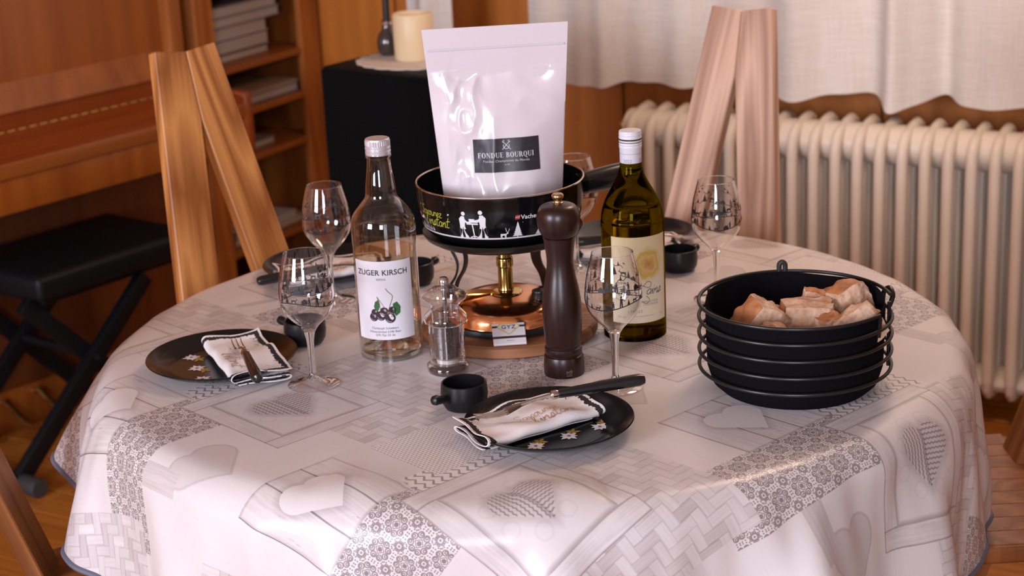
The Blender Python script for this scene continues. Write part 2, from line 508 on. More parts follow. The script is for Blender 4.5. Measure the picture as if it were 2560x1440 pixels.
# header webs
for zc, hz in ((.627, .046), (.092, .026)):
    pr = []
    for i in range(20):
        a = 2 * pi * i / 20; pr.append((.081 + .056 * cos(a), zc + hz * sin(a)))
    v = [(-PITCH / 2, p, q) for p, q in pr] + [(PITCH / 2, p, q) for p, q in pr]
    n = 20; f = [[i, (i + 1) % n, n + (i + 1) % n, n + i] for i in range(n)] + [list(range(n))[::-1], list(range(n, 2 * n))]
    sec.add((v, f))
s0 = sec.build('section', M_rad, rad)
NSEC = 23
for i in range(1, NSEC):
    c = s0.copy(); COL.objects.link(c); c.parent = rad; c.location = (i * PITCH, 0, 0)
for xx in (0.6 * PITCH, (NSEC - 1.6) * PITCH):
    for yc in (.03, .13):
        one('foot', lathe([(0, 0), (.018, 0), (.014, .03), (.012, .07), (0, .07)], 12), M_rad, rad, loc=(xx, yc, 0))
one('valve', tube([(-.026, .075, .632), (-.05, .075, .632)], .011, 12), mat('brass', (.55, .36, .12), .25, metal=1.0), rad)

# ================================================================== CURTAINS
def curtain_mat():
    m, nt, b = new_mat('linen')
    tc = nt.nodes.new('ShaderNodeTexCoord'); X.nt = nt
    sx = nt.nodes.new('ShaderNodeSeparateXYZ'); nt.links.new(tc.outputs['Object'], sx.inputs[0])
    ns = []
    for sc in ((260, 260, 14), (14, 14, 320), (9, 9, 3)):
        mp = nt.nodes.new('ShaderNodeMapping'); mp.inputs['Scale'].default_value = sc
        nt.links.new(tc.outputs['Object'], mp.inputs[0])
        n = nt.nodes.new('ShaderNodeTexNoise'); n.inputs['Scale'].default_value = 1; n.inputs['Detail'].default_value = 3
        nt.links.new(mp.outputs[0], n.inputs['Vector']); ns.append(X(n.outputs['Fac']))
    h = ns[0] * .45 + ns[1] * .55
    r = nt.nodes.new('ShaderNodeValToRGB')
    r.color_ramp.elements[0].position = .35; r.color_ramp.elements[1].position = .62
    r.color_ramp.elements[0].color = (.79, .70, .60, 1); r.color_ramp.elements[1].color = (.91, .85, .78, 1)
    nt.links.new((h * .8 + ns[2] * .2).s, r.inputs[0]); nt.links.new(r.outputs[0], b.inputs['Base Color'])
    bp = nt.nodes.new('ShaderNodeBump'); bp.inputs['Strength'].default_value = .35; bp.inputs['Distance'].default_value = .002
    nt.links.new(h.s, bp.inputs['Height']); nt.links.new(bp.outputs[0], b.inputs['Normal'])
    setp(b, rough=.9, spec=.1)
    tr = nt.nodes.new('ShaderNodeBsdfTranslucent'); nt.links.new(r.outputs[0], tr.inputs[0])
    mx = nt.nodes.new('ShaderNodeMixShader'); mx.inputs[0].default_value = .10
    nt.links.new(b.outputs[0], mx.inputs[1]); nt.links.new(tr.outputs[0], mx.inputs[2])
    nt.links.new(mx.outputs[0], nt.nodes['Material Output'].inputs['Surface'])
    return m
M_linen = curtain_mat()
def curtain(name, label, xa, xb, folds, zhem, seed):
    w = xb - xa
    def dep(x):
        d = .014 * sin(x * 21 + seed) + .010 * sin(x * 47 + 2 * seed)
        for c, a, s in folds: d += a * math.exp(-((x - c) / s) ** 2)
        return d
    def hem(x):
        return zhem + .006 * sin(x * 13 + seed) - .32 * dep(x)
    T = .0035
    def front(u, v):
        x = xa + u * w; z0 = hem(x); z = z0 + (CEIL - .12 - z0) * v ** 1.6
        k = .55 + .45 * (1 - v)
        return (x, WALL_Y - .22 - dep(x) * k, z)
    nu, nv = int(w * 150), 18
    v1, f1 = sheet(front, nu, nv)
    n = len(v1)
    v2 = [(p[0], p[1] + T, p[2]) for p in v1]
    f = [q[::-1] for q in f1] + [[i + n for i in q] for q in f1]
    for i in range(nu):
        a = i * (nv + 1); f.append([a, a + nv + 1, a + nv + 1 + n, a + n])
    o = MB().add((v1 + v2, f)).build(name, M_linen, smooth=60, rz=RZ)
    return tag(o, label, 'curtain')
curtain('curtain', 'long cream linen curtain hanging over the radiator', -2.16, 0.35,
        [(-1.93, .05, .035), (-1.70, -.02, .05), (-1.41, .035, .05), (-1.20, .045, .03), (-1.09, -.05, .035), (-.98, .05, .05), (-.72, .04, .05), (-.45, -.03, .05), (-.2, .05, .05), (.1, .04, .06)], .722, .4)
curtain('curtain', 'narrow cream linen curtain beside the black loudspeaker', -2.53, -2.38, [(-2.45, .03, .03)], .735, 1.7)

# ================================================================== LOUDSPEAKER with candle and vase
M_spk = mat('speaker_cloth', (.004, .004, .0045), .9, bump=.3, bscale=900, spec=.08)
M_spkb = mat('speaker_box', (.005, .005, .005), .55, spec=.2)
SPZ = .915
spk_a = radians(-38)
spk = thing('loudspeaker', 'tall black loudspeaker box with candle on top', 'loudspeaker', (-.383, 3.648, 0), spk_a)
one('cabinet', rbox(0, .34, .012, .30, .02, SPZ, .004), M_spkb, spk)
one('grille', rbox(.003, .337, 0, .013, .03, SPZ - .004, .004), M_spk, spk)
for xx in (.03, .31):
    for yy in (.03, .27): one('foot', lathe([(0, 0), (.015, 0), (.017, .02), (0, .02)], 12), M_spkb, spk, loc=(xx, yy, 0))
def spk_at(x, y, z=0.0):
    c, s = cos(spk_a), sin(spk_a)
    return (-.383 + x * c - y * s, 3.648 + x * s + y * c, SPZ + z)
# lace mat
n = 72; pl = []
for i in range(n):
    a = 2 * pi * i / n; q = .105 + .006 * abs(sin(a * 9)); pl.append((q * cos(a) * 1.15, q * sin(a) * .98))
doily = one('lace_mat', prism(pl, 0, .002), mat('lace', (.72, .62, .52), .9, bump=.6, bscale=500), loc=spk_at(.142, .135, .0005), rz=spk_a)
tag(doily, 'round lace mat with scalloped edge on top of the loudspeaker', 'mat')
candle = thing('candle', 'thick cream pillar candle with hollow top on the loudspeaker', 'candle', spk_at(.142, .145, .003))
M_wax = mat('wax', (.78, .60, .36), .45, var=.04, vscale=12, sss=.15)
one('wax_body', lathe([(0, 0), (.040, 0), (.042, .003), (.0425, .05), (.0425, .094), (.0405, .097), (.037, .095), (.034, .085), (.02, .078), (0, .076)], 40), M_wax, candle)
one('wick', tube([(0, 0, .074), (.001, 0, .083), (.003, 0, .088)], .0012, 6), mat('wick', (.02, .015, .01), .9), candle)
vase = thing('vase', 'small round smoked glass vase holding one tall black rod', 'vase', spk_at(.055, .16, .003))
one('glass', lathe([(0, 0), (.016, 0), (.022, .012), (.0235, .028), (.019, .045), (.012, .054), (.0105, .062), (.0105, .075), (.0095, .075), (.0095, .055), (.017, .043), (.0215, .028), (.020, .012), (0, .004)], 32), mat('smoked_glass', (.05, .035, .03), .08, spec=.8), vase)
one('collar', lathe([(.0098, .066), (.0118, .066), (.0118, .072), (.0098, .072)], 24), mat('chrome', (.8, .8, .8), .12, metal=1.0), vase)
one('rod', tube([(0, 0, .02), (.004, 0, .34)], .0075, 12), mat('black_lacquer', (.01, .01, .01), .3), vase)

# ================================================================== PINE SHELF with books
M_pine = wood('pine', (.30, .080, .012), (.44, .140, .025), rough=.4, axis=2, fine=30, along=1.5, ring=5)
M_pineh = wood('pine_flat', (.26, .07, .011), (.38, .12, .022), rough=.4, axis=1, fine=30, along=1.5)
SHX, SHD = -2.95, .36           # front plane, depth
SY0, SY1 = 3.535, 4.075          # extent along the left wall
shelf = thing('bookshelf', 'open pine bookshelf with magazines between the piano and the loudspeaker', 'bookshelf', room(SHX, SY0, 0), RZ)
Wd = SY1 - SY0
def shp(nm, x0, x1, y0, y1, z0, z1, m=M_pine, b=.003): return one(nm, rbox(x0, x1, y0, y1, z0, z1, b, 1), m, shelf, smooth=0)
shp('post', -.02, .0, 0, .075, 0, 2.0); shp('post', -.02, .0, Wd - .085, Wd, 0, 2.0)
shp('side_panel', -SHD, -.02, 0, .02, 0, 2.0); shp('side_panel', -SHD, -.02, Wd - .02, Wd, 0, 2.0)
shp('back_panel', -SHD, -SHD + .012, .02, Wd - .02, 0, 2.0, M_panel)
SHELVES = [.06, .245, .495, .625, .750, .96, 1.3, 1.6, 1.97]
for z in SHELVES: shp('shelf_board', -SHD + .012, -.004, .02, Wd - .02, z - .018, z, M_pineh, .002)
def book(lab, cat, y0, y1, x0, x1, z0, h, col, name='book', page=True):
    o = thing(name, lab, cat, room(SHX + x1, SY0 + y0, z0), RZ, )
    D, L = x1 - x0, y1 - y0
    M_c = mat('cover_%d_%d_%d' % tuple(int(c * 1000) for c in col), col, .5)
    one('cover', rbox(-D, 0, 0, L, 0, min(.0025, h * .2), 0), M_c, o, smooth=0)
    one('cover', rbox(-D, 0, 0, L, h - min(.0025, h * .2), h, 0), M_c, o, smooth=0)
    one('pages', rbox(-D + .004, -.004, .004, L - .004, min(.0025, h * .2), h - min(.0025, h * .2), 0), mat('pages', (.45, .38, .32), .8, bump=.2), o, smooth=0)
    return o
BK = [('grey stack-top magazine on the shelf level with the candle', 'magazine', .10, .42, -.28, -.05, .750 + .125, .028, (.30, .28, .30)),
      ('dull grey magazine under the topmost one on the candle-high shelf', 'magazine', .10, .43, -.28, -.05, .750 + .098, .026, (.24, .22, .25)),
      ('thick white boxed book in the middle of the upper pile', 'book', .10, .38, -.27, -.06, .750 + .062, .035, (.55, .47, .46)),
      ('dark blue book under the white one in the upper pile', 'book', .10, .385, -.27, -.06, .750 + .0225, .039, (.05, .06, .12)),
      ('brown edged book at the bottom of the upper pile', 'book', .10, .38, -.27, -.06, .750 + .0005, .0215, (.25, .12, .04)),
      ('pale wide magazine lying on top of the middle shelf pile', 'magazine', .09, .47, -.30, -.03, .625 + .026, .008, (.45, .30, .18)),
      ('slate blue binder under the pale magazine', 'binder', .11, .465, -.30, -.03, .625 + .0005, .0255, (.10, .11, .17)),
      ('thin grey booklet lying alone on the lower shelf', 'booklet', .12, .36, -.25, -.05, .495 + .0005, .018, (.24, .20, .18)),
      ('white folded leaflet pile near the bottom shelf', 'leaflet', .14, .42, -.25, -.04, .245 + .021, .016, (.50, .46, .44)),
      ('tan paperback under the white leaflets', 'book', .13, .46, -.28, -.04, .245 + .0005, .020, (.35, .24, .14))]
for b in BK: book(*b)

# ================================================================== PIANO
PZ = radians(-38.5)
def pia(x, y, z=0.0): return (x * cos(PZ) - y * sin(PZ), x * sin(PZ) + y * cos(PZ), z)
M_pia = wood('piano_veneer', (.25, .058, .007), (.39, .108, .014), rough=.34, axis=2, fine=26, along=1.2)
M_piad = wood('piano_red', (.21, .036, .006), (.29, .056, .008), rough=.30, axis=1, fine=26, along=1.2)
M_piah = wood('piano_edge', (.27, .07, .012), (.38, .115, .022), rough=.30, axis=1, fine=26, along=1.2)
BX = -3.455                     # lower front panel plane (piano frame)
piano = thing('piano', 'brown upright piano behind the black bench', 'piano', pia(BX, 0, 0), PZ)
Y0, Y1 = 1.62, 3.018
def pp(nm, vf, m): return one(nm, vf, m, piano, smooth=30)
pp('body', rbox(-.21, -.02, Y0, Y1, .02, 1.16, .006), M_pia)
pp('lower_panel', rbox(-.02, 0, Y0 + .04, Y1 - .04, .10, .60, .004), wood('piano_shaded', (.11, .026, .006), (.17, .044, .010), rough=.4, axis=2, fine=26, along=1.2))  # shade low behind the bench is put into this darker veneer colour
pp('base_board', rbox(-.02, .012, Y0, Y1, 0, .10, .004), M_pia)
pp('keybed', rbox(-.02, .275, Y0, Y1 - .05, .605, .69, .006), M_pia)
pp('key_slip', rbox(.265, .285, Y0, Y1 - .055, .685, .722, .006), M_piah)
# closed fallboard: slopes up to the upper panel
fb = [(.283, .722), (.283, .735), (.275, .740), (.035, .762), (.0, .765), (-.02, .765), (-.02, .70), (.283, .70)]
fv = [(a, Y0 + .002, b) for a, b in fb] + [(a, Y1 - .060, b) for a, b in fb]
nf = len(fb)
pp('fallboard', (fv, [[i, (i + 1) % nf, nf + (i + 1) % nf, nf + i] for i in range(nf)] + [list(range(nf))[::-1], list(range(nf, 2 * nf))]), M_piad)
hb = MB()
for i in range(46):
    y = Y0 + .02 + i * .03
    if y < Y1 - .06: hb.add(tube([(.135, y, .7535), (.135, y + .021, .7535)], .0022, 6))
hb.build('hinge', MATS['brass'], piano)
# tilted music panel
up_ = [(.004, .766), (-.016, .766), (-.155, 1.14), (-.13, 1.14)]
uv_ = [(a, Y0 + .01, b) for a, b in up_] + [(a, Y1 - .05, b) for a, b in up_]
pp('music_panel', (uv_, [[0, 1, 5, 4], [1, 2, 6, 5], [2, 3, 7, 6], [3, 0, 4, 7], [3, 2, 1, 0], [4, 5, 6, 7]]), M_pia)
pp('cheek', rbox(-.21, .015, Y1 - .045, Y1, .60, 1.165, .006), M_pine)
pp('arm', rbox(.0, .288, Y1 - .062, Y1 - .036, .60, .750, .008), M_piad)
pp('lid', rbox(-.22, .0, Y0 - .02, Y1 + .004, 1.165, 1.19, .006), M_pia)
for yy in (2.235, 2.33, 2.43):
    pp('pedal', tube([(.0, yy, .075), (.03, yy, .085), (.07, yy, .06), (.11, yy, .045), (.14, yy, .047)], [.008, .009, .009, .012, .010], 10), MATS['brass'])

# ================================================================== PIANO BENCH
M_vinyl = mat('black_vinyl', (.006, .006, .007), .45, bump=.15, bscale=350, spec=.22)
M_blk = mat('black_steel', (.005, .005, .006), .45, spec=.25)
bench = thing('piano_bench', 'black padded piano bench on crossed steel legs', 'bench', pia(-3.092, 2.225, 0), PZ)
# local x: across (towards the room), y: along the piano
one('cushion', rbox(-.33, 0, 0, .47, .415, .475, .016, 3), M_vinyl, bench)
one('seat_board', rbox(-.30, -.03, .03, .44, .400, .416, .003), M_blk, bench)
for (xa, xb) in ((-.045, -.02), (-.31, -.285)):
    one('leg', rbox(-.0125, .0125, -.275, .275, -.02, .02, .003), M_blk, bench).matrix_local = Matrix.Translation(((xa + xb) / 2, .115, .21)) @ Matrix.Rotation(radians(41.5), 4, 'X')
    one('leg', rbox(-.0125, .0125, -.275, .275, -.02, .02, .003), M_blk, bench).matrix_local = Matrix.Translation(((xa + xb) / 2 - .026, .185, .21)) @ Matrix.Rotation(radians(-46), 4, 'X')
M_rub = mat('rubber_grey', (.035, .035, .037), .6)
for yy in (-.095, .375):
    bar = one('foot_bar', tube([(-.36, yy, .022), (.015, yy, .022)], .020, 14), M_blk, bench)
    for xa in (-.372, -.02):
        one('rubber_cap', lathe([(0, 0), (.0205, 0), (.022, .004), (.022, .058), (.0205, .062), (0, .062)], 18), M_rub, bar).matrix_local = Matrix.Translation((xa, yy, .022)) @ Matrix.Rotation(radians(90), 4, 'Y')
one('pivot_bolt', tube([(-.335, .15, .245), (.0, .15, .245)], .012, 12), M_blk, bench)

# ================================================================== CHAIRS (two boards in an inverted V for a back)
M_oak = wood('oak', (.27, .085, .017), (.60, .26, .075), rough=.42, axis=2, fine=150, along=3.0, ring=9)
M_ash = wood('ash', (.38, .20, .12), (.68, .43, .29), rough=.45, axis=2, fine=150, along=3.0, ring=9)
M_brown = wood('brown_oak', (.19, .062, .017), (.32, .115, .034), rough=.38, axis=2, fine=150, along=3.0, ring=7)
CL, CHW, CK, CT, CE = .66, .0361, .1351, .2661, .0211
def chair(label, loc, rz, m, ms, strips=False):
    c = thing('dining_chair', label, 'chair', (loc[0], loc[1], 0), rz)
    nn = hypot(CK, 1); ang = math.atan(CK)
    th = .024
    # seat: rounded slab
    pl = []
    for (cx, cy, r, a0) in ((.155, -.005, .045, 0), (-.155, -.005, .045, 90), (-.165, -.34, .05, 180), (.165, -.34, .05, 270)):
        for i in range(7):
            a = radians(a0 + 15 * i); pl.append((cx + r * cos(a), cy + r * sin(a)))
    seat = one('seat', prism(pl, .425, .450, .005), ms, c)
    if strips:
        # glued-up staves
        for i in range(9):
            x0 = -.198 + i * .044
            y1 = .035 if abs(x0 + .022) < .16 else .012
            y0 = -.385 if abs(x0 + .022) < .17 else -.35
            one('stave', rbox(x0 + .0006, x0 + .0434, y0, y1, .449, .4515, .0006, 1), M_brown, seat, smooth=0)
    for s in (-1, 1):
        # board: local frame with its own z along the grain
        top = (CL + CHW * CK / nn)
        Lb = (CL + .445 / cos(CT)) * nn
        b = MB()
        # local: x across, y thickness (0 .. th backwards), z along (0 at top cut, negative down)
        zb = -Lb
        v = [(-CHW, 0, 0), (CHW, 0, 0), (CHW, th, 0), (-CHW, th, 0), (-CHW, 0, zb), (CHW, 0, zb), (CHW, th, zb), (-CHW, th, zb)]
        f = [[3, 2, 1, 0], [4, 5, 6, 7], [0, 1, 5, 4], [1, 2, 6, 5], [2, 3, 7, 6], [3, 0, 4, 7]]
        # inner side trimmed where the two boards meet: cut along the mid plane
        bm = bmesh.new()
        vs = [bm.verts.new(p) for p in v]
        for q in f: bm.faces.new([vs[i] for i in q])
        # to chair-back plane: rotate about y so the board splays outwards going down
        R = Matrix.Rotation(-s * ang, 4, 'Y')
        R = Matrix.Translation((s * CE, 0, CL)) @ R
        bmesh.ops.transform(bm, matrix=R, verts=bm.verts)
        g = list(bm.verts) + list(bm.edges) + list(bm.faces)
        bmesh.ops.bisect_plane(bm, geom=g, plane_co=(s * .0004, 0, 0), plane_no=(s, 0, 0), clear_inner=True)
        ed = [e for e in bm.edges if e.is_boundary]
        if ed: bmesh.ops.holes_fill(bm, edges=ed)
        bmesh.ops.bevel(bm, geom=list(bm.edges), offset=.0018, segments=1, affect='EDGES')
        # floor cut: in the tilted plane the floor is z = -.45/cos(t)
        g = list(bm.verts) + list(bm.edges) + list(bm.faces)
        tilt = Matrix.Translation((0, 0, .45)) @ Matrix.Rotation(-CT, 4, 'X')
        bmesh.ops.transform(bm, matrix=tilt, verts=bm.verts)
        g = list(bm.verts) + list(bm.edges) + list(bm.faces)
        bmesh.ops.bisect_plane(bm, geom=g, plane_co=(0, 0, .001), plane_no=(0, 0, 1), clear_inner=True)
        ed = [e for e in bm.edges if e.is_boundary]
        if ed: bmesh.ops.holes_fill(bm, edges=ed)
        bm.verts.index_update(); bm.normal_update()
        # store vertices in a frame whose z is the grain
        fr = tilt @ R
        inv = fr.inverted()
        vv = [inv @ q.co for q in bm.verts]; ff = [[q.index for q in p.verts] for p in bm.faces]
        bm.free()
        o = MB().add((vv, ff)).build('back_board', m, c, smooth=20)
        o.matrix_local = fr
        # front leg
        leg = one('leg', rbox(-.034, .034, -.012, .012, -.235, .235, .002, 1), m, c, smooth=0)
        leg.matrix_local = Matrix.Translation((s * .125, -.262, .218)) @ Matrix.Rotation(-s * .12, 4, 'Y') @ Matrix.Rotation(.42, 4, 'X')
    return c
chair('light oak chair with V-shaped two-board back beside the piano bench', (-.4102, 2.7531), radians(39.59), M_oak, M_oak)
chair('pale pinkish wood chair with V-shaped two-board back before the radiator', (.3277, 2.893), radians(-32.67), M_ash, M_ash)
chair('brown wooden chair drawn up where the tablecloth hangs toward the bench foot', (-.672, 2.155), radians(90), M_brown, M_brown)
chair('brown wooden chair with striped stave seat beside the bread basket end of the table', (.762, 2.405), radians(-90), M_brown, M_brown, True)

# ================================================================== TABLE AND CLOTH
TX, TY, TR, TZ = .0213, 2.337, .5916, .75
table = thing('dining_table', 'round wooden dining table under the patterned cloth', 'table', (TX, TY, 0))
one('tabletop', lathe([(0, .715), (TR - .050, .715), (TR - .036, .718), (TR - .030, .725), (TR - .031, .735), (TR - .037, .7425), (TR - .047, .7465), (TR - .06, .7475), (0, .7475)], 96), M_brown, table)
one('column', lathe([(0, .06), (.06, .06), (.05, .12), (.045, .5), (.07, .66), (.16, .715), (0, .715)], 32), M_brown, table)
for i in range(4):
    o = one('leg', rbox(.03, .36, -.03, .03, 0.0, .07, .008), M_brown, table); o.rotation_euler.z = radians(45 + 90 * i)

def cloth_material():
    m, nt, b = new_mat('printed_oilcloth')
    X.nt = nt
    uvn = nt.nodes.new('ShaderNodeUVMap'); uvn.uv_map = 'cloth'
    sp = nt.nodes.new('ShaderNodeSeparateXYZ'); nt.links.new(uvn.outputs[0], sp.inputs[0])
    px, py = X(sp.outputs[0]) + .315, X(sp.outputs[1]) + .24
    U = px * .677 - py * .736
    V = px * .736 + py * .677
    row = xfloor(V / .475 + .5)
    v = V - row * .475
    u = xmod(U - row * .2215 + .2215, .443) - .2215
    ua = xmod(u, .443)                       # 0 .. .443, for patches that cross the seam
    def vec(a, b_, c=0.0):
        n = nt.nodes.new('ShaderNodeCombineXYZ')
        for i, q in enumerate((a, b_, c)):
            if isinstance(q, X): nt.links.new(q.s, n.inputs[i])
            else: n.inputs[i].default_value = q
        return n.outputs[0]
    def noise_(a, b_, sc=1.0, det=3.0):
        n = nt.nodes.new('ShaderNodeTexNoise'); n.inputs['Scale'].default_value = sc; n.inputs['Detail'].default_value = det
        nt.links.new(vec(a, b_), n.inputs['Vector'])
        return X(n.outputs['Fac'])
    def rnd(a, b_):
        n = nt.nodes.new('ShaderNodeTexWhiteNoise'); n.noise_dimensions = '2D'
        nt.links.new(vec(a, b_), n.inputs['Vector'])
        return X(n.outputs['Value'])
    def mixf(a, b_, f): return a + (b_ - a) * f
    grainu = noise_(U * 14.0, V * 260.0)
    grainv = noise_(U * 260.0, V * 14.0)
    cloud = noise_(U * 9.0, V * 9.0, 1.0, 2.0)
    # ink: 0 = bare cloth, 1 = dark print
    ink = (cloud - .5) * .10 + (grainu - .5) * .06 + .05
    # --- rosettes
    g = .0340
    qx, qy = xfrac(U / g) - .5, xfrac(V / g) - .5
    ax, ay = xabs(qx), xabs(qy)
    hi, lo = xmax(ax, ay), xmin(ax, ay)
    L = xlen(qx, qy)
    AA = .018
    d = L - .075
    d = xmin(d, xabs(ax + ay - .165) - .012)
    d = xmin(d, xabs(xlen(hi - .272, lo - .116) - .098) - .0115)
    d = xmin(d, xabs(xlen(hi - .292, lo - .104) - .045) - .0105)
    cx_, cy_ = .5 - ax, .5 - ay
    ch, cl = xmax(cx_, cy_), xmin(cx_, cy_)
    d = xmin(d, xabs(xlen(ch - .075, cl - .03) - .06) - .010)
    d = xmin(d, xabs(xlen(ch - .14, cl - .045) - .045) - .010)
    for (a0, b0) in ((.465, .05), (.455, .17), (.33, .29), (.405, .27)):
        d = xmin(d, xlen(hi - a0, lo - b0) - .019)
    ros = soft(d, AA)
    # --- zigzag
    tri = xabs(xfrac(U / .0165) - .5) * 2.0
    zz = xfrac((V + tri * .0070) / .0130)
    zig = soft(xabs(zz - .5) - .10 - tri * .04, .05)
    # --- running stitch
    sr = xfloor(V / .0042)
    st = soft(xabs(xfrac(V / .0042) - .5) - .13, .08) * soft(xabs(xfrac(U / .0062 + sr * .5) - .5) - .27, .08)
    # --- basket weave
    w_ = .0145
    iu, iv = xfloor(U / w_), xfloor(V / w_)
    fu, fv_ = xfrac(U / w_), xfrac(V / w_)
    hor = xmod(iu + iv, 4.0).lt(1.5)
    c1 = xfloor((iu + iv) / 4.0)
    shade_h = rnd(c1, iv) * .13 + (grainu - .5) * .25 + soft(xmin(fv_, 1.0 - fv_) - .0, .14) * .18
    shade_v = rnd(iu + 37.0, c1) * .16 + .07 + (grainv - .5) * .25 + soft(xmin(fu, 1.0 - fu) - .0, .14) * .18
    weave = mixf(shade_v, shade_h, hor) + .05
    # --- framed plank
    fgrain = (noise_(U * 30.0, V * 30.0, 1.0, 4.0) - .5) * .25
    # --- hearts: classic implicit heart, axis along +u
    def heart(uc, vc, s, ush=u):
        # two lobes and the cone to the tip, signed distance in units of s
        a = (ush - uc) / s
        bb = xabs(v - vc) / s
        lob = xlen(a + .30, bb - .42) - .55
        cone = xmax((a - 1.0) * .664 + bb * .748, (bb - .42) * .664 - (a + .3) * .748)
        return xmin(lob, cone)
    def layer(base, mask, val): return base + (val - base) * mask
    linen = (noise_(U * 400.0, V * 400.0, 1.0, 1.0) - .5) * .12 + .10
    # patches, lowest first
    ink = layer(ink, rect(ua, v, .175, .325, -.075, .10), linen)
    gh = heart(.075, -.175, .050)
    ink = layer(ink, soft(gh, .05) * .75, cloud * .22 + .12)
    ink = ink + soft(xabs(gh) - .01, .05) * .10
    ink = layer(ink, rect(u, v, -.02, .06, -.24, -.205), grainu * .35 + .05)
    ink = layer(ink, rect(u, v, -.125, -.012, -.24, -.055), ros * .62 + .05)
    ink = layer(ink, rect(u, v, .0965, .2095, .145, .24), ros * .62 + .05)
    ink = layer(ink, rect(u, v, -.150, -.10, -.06, .106), zig * .55)
    ink = layer(ink, rect(ua, v, .193, .315, -.02, .076), st * .55 + .03)
    ink = layer(ink, rect(u, v, -.09, .192, .085, .185) , weave)
    ink = layer(ink, rect(u, v, .10, .192, -.016, .10), weave)
    # white heart on old planks
    wp = rect(ua, v, .178, .322, -.214, -.066)
    plank = xabs(xfrac((v + .214) / .05) - .5)
    crack = soft(.485 - plank, .012) * .5
    wood_ = (grainu - .5) * .35 + .10 + crack + noise_(U * 20.0, V * 90.0, 1.0, 4.0).gt(.68) * .18
    ink = layer(ink, wp, wood_)
    edge = xmin(xmin(ua - .178, .322 - ua), xmin(v + .214, -.066 - v))
    ink = ink + wp * soft(edge - .001, .004) * .25
    wh = heart(.2465, -.139, .042, ua)
    ink = ink + wp * soft(wh, .28) * .22 * (1.0 - soft(wh, .03))
    ink = layer(ink, wp * soft(wh, .03), cloud * .05)
    # frame with knitted heart
    fo = rect(u, v, -.108, .106, -.094, .088)
    fi = rect(u, v, -.079, .079, -.067, .063)
    pl_ = mixf(grainu, grainv, xabs(u).gt(.079)) - .5
    ink = layer(ink, fo, pl_ * .35 + .12 + fgrain)
    eo = xmin(xmin(u + .108, .106 - u), xmin(v + .094, .088 - v))
    ink = ink + fo * soft(eo - .0008, .002) * .35
    mitre = soft(xabs(xabs(u) - .079) - .0006, .0012) * fo
    ink = ink + mitre * .3
    ink = layer(ink, fi, cloud * .10 + .02)
    ei = xmin(xmin(u + .079, .079 - u), xmin(v + .067, .063 - v))
    ink = ink + fi * soft(ei - .001, .006) * .35
    # faint rosette behind the heart
    rr = xlen(u, v)
    ink = ink + fi * soft(xabs(xlen(xmax(xabs(u), xabs(v)) - .044, xmin(xabs(u), xabs(v)) - .018) - .010) - .001, .001) * .05
    hk = heart(.0, 0.0, .042)
    inside = soft(hk, .04)
    half = v.gt(0.0)
    k1 = xfrac(v / .0062); k2 = xfrac(u / .0062)
    kn1 = soft(xabs(k1 - .5 + (xabs(xfrac(u / .0066) - .5) - .25) * .5) - .10, .14)
    kn2 = soft(xabs(k2 - .5 + (xabs(xfrac(v / .0066) - .5) - .25) * .5) - .10, .14)
    knit = mixf(kn1, kn2, half) * .38 + .22 + (cloud - .5) * .2
    ink = ink + fi * soft(hk, .30) * .22 * (1.0 - inside)
    ink = layer(ink, inside * fi, knit)
    ink = ink + inside * fi * soft(xabs(v) - .0006, .002) * .25
    r = nt.nodes.new('ShaderNodeValToRGB')
    cr = r.color_ramp
    cr.elements[0].position = 0.0; cr.elements[0].color = (.77, .715, .70, 1)
    cr.elements[1].position = 1.0; cr.elements[1].color = (.10, .085, .10, 1)
    e = cr.elements.new(.5); e.color = (.37, .31, .30, 1)
    nt.links.new(xsat(ink).s, r.inputs[0]); nt.links.new(r.outputs[0], b.inputs['Base Color'])
    setp(b, rough=.31, spec=.38)
    return m
M_cloth = cloth_material()
FOLDS = [(174, .66, 9), (201, .32, 8), (226, .22, 5), (248, .50, 4.5), (272, .58, 4.5), (299, .52, 5), (319, .26, 4.5), (352, .13, 5), (7, .15, 3.5), (16, .22, 4),
         (32, .30, 6), (84, .30, 7), (106, .26, 6), (160, .25, 4)]
def flare(deg):
    q = .05
    for c, a, w in FOLDS:
        dd = (deg - c + 180) % 360 - 180
        q += a * math.exp(-(dd / w) ** 2)
    return q
def hang(deg): return .256 + .034 * cos(radians(deg - 5)) + .004 * sin(radians(deg * 7)) - .05 * math.exp(-((deg - 95) / 45) ** 2)
NA = 540
rings = [0, .1, .2, .3, .4, .46, .50, .53, .545, .56, .572, .58]
EDGE = 26
def cloth_pt(deg, s):
    """point of the cloth at arc length s from the table centre along direction deg"""
    a = radians(deg); ca, sa = cos(a), sin(a)
    r0 = TR - .024; rho = .045
    fl = flare(deg)
    if s <= r0:
        rad, z = s, 0.0
    else:
        e = s - r0
        amax = pi / 2 - fl * .9          # final slope of the drape
        arc = rho * amax
        if e < arc:
            t = e / rho; rad = r0 + rho * sin(t); z = -rho * (1 - cos(t))
        else:
            rad = r0 + rho * sin(amax); z = -rho * (1 - cos(amax))
            q = e - arc
            # folds curl back to vertical towards the hem
            n = 12; am = amax
            for i in range(n):
                t = (i + .5) / n * q
                an = amax + (pi / 2 - amax) * min(1, (t / .30)) * .35
                rad += cos(an) * q / n; z -= sin(an) * q / n
    if s > r0:
        e = s - r0
        k = min(1.0, e / .09)
        w1 = noise.noise(Vector((ca * 7.0, sa * 7.0, e * 5.0)))
        w2 = noise.noise(Vector((ca * 17.0 + 4, sa * 17.0, e * 9.0)))
        rad += k * (.016 * w1 + .005 * w2)
    # crest softness just inside the edge
    lift = .013 * fl * math.exp(-((s - (TR - .045)) / .035) ** 2) if fl > .2 and 235 < deg % 360 < 286 else 0
    return Vector((TX + rad * ca, TY + rad * sa, TZ + z + lift))
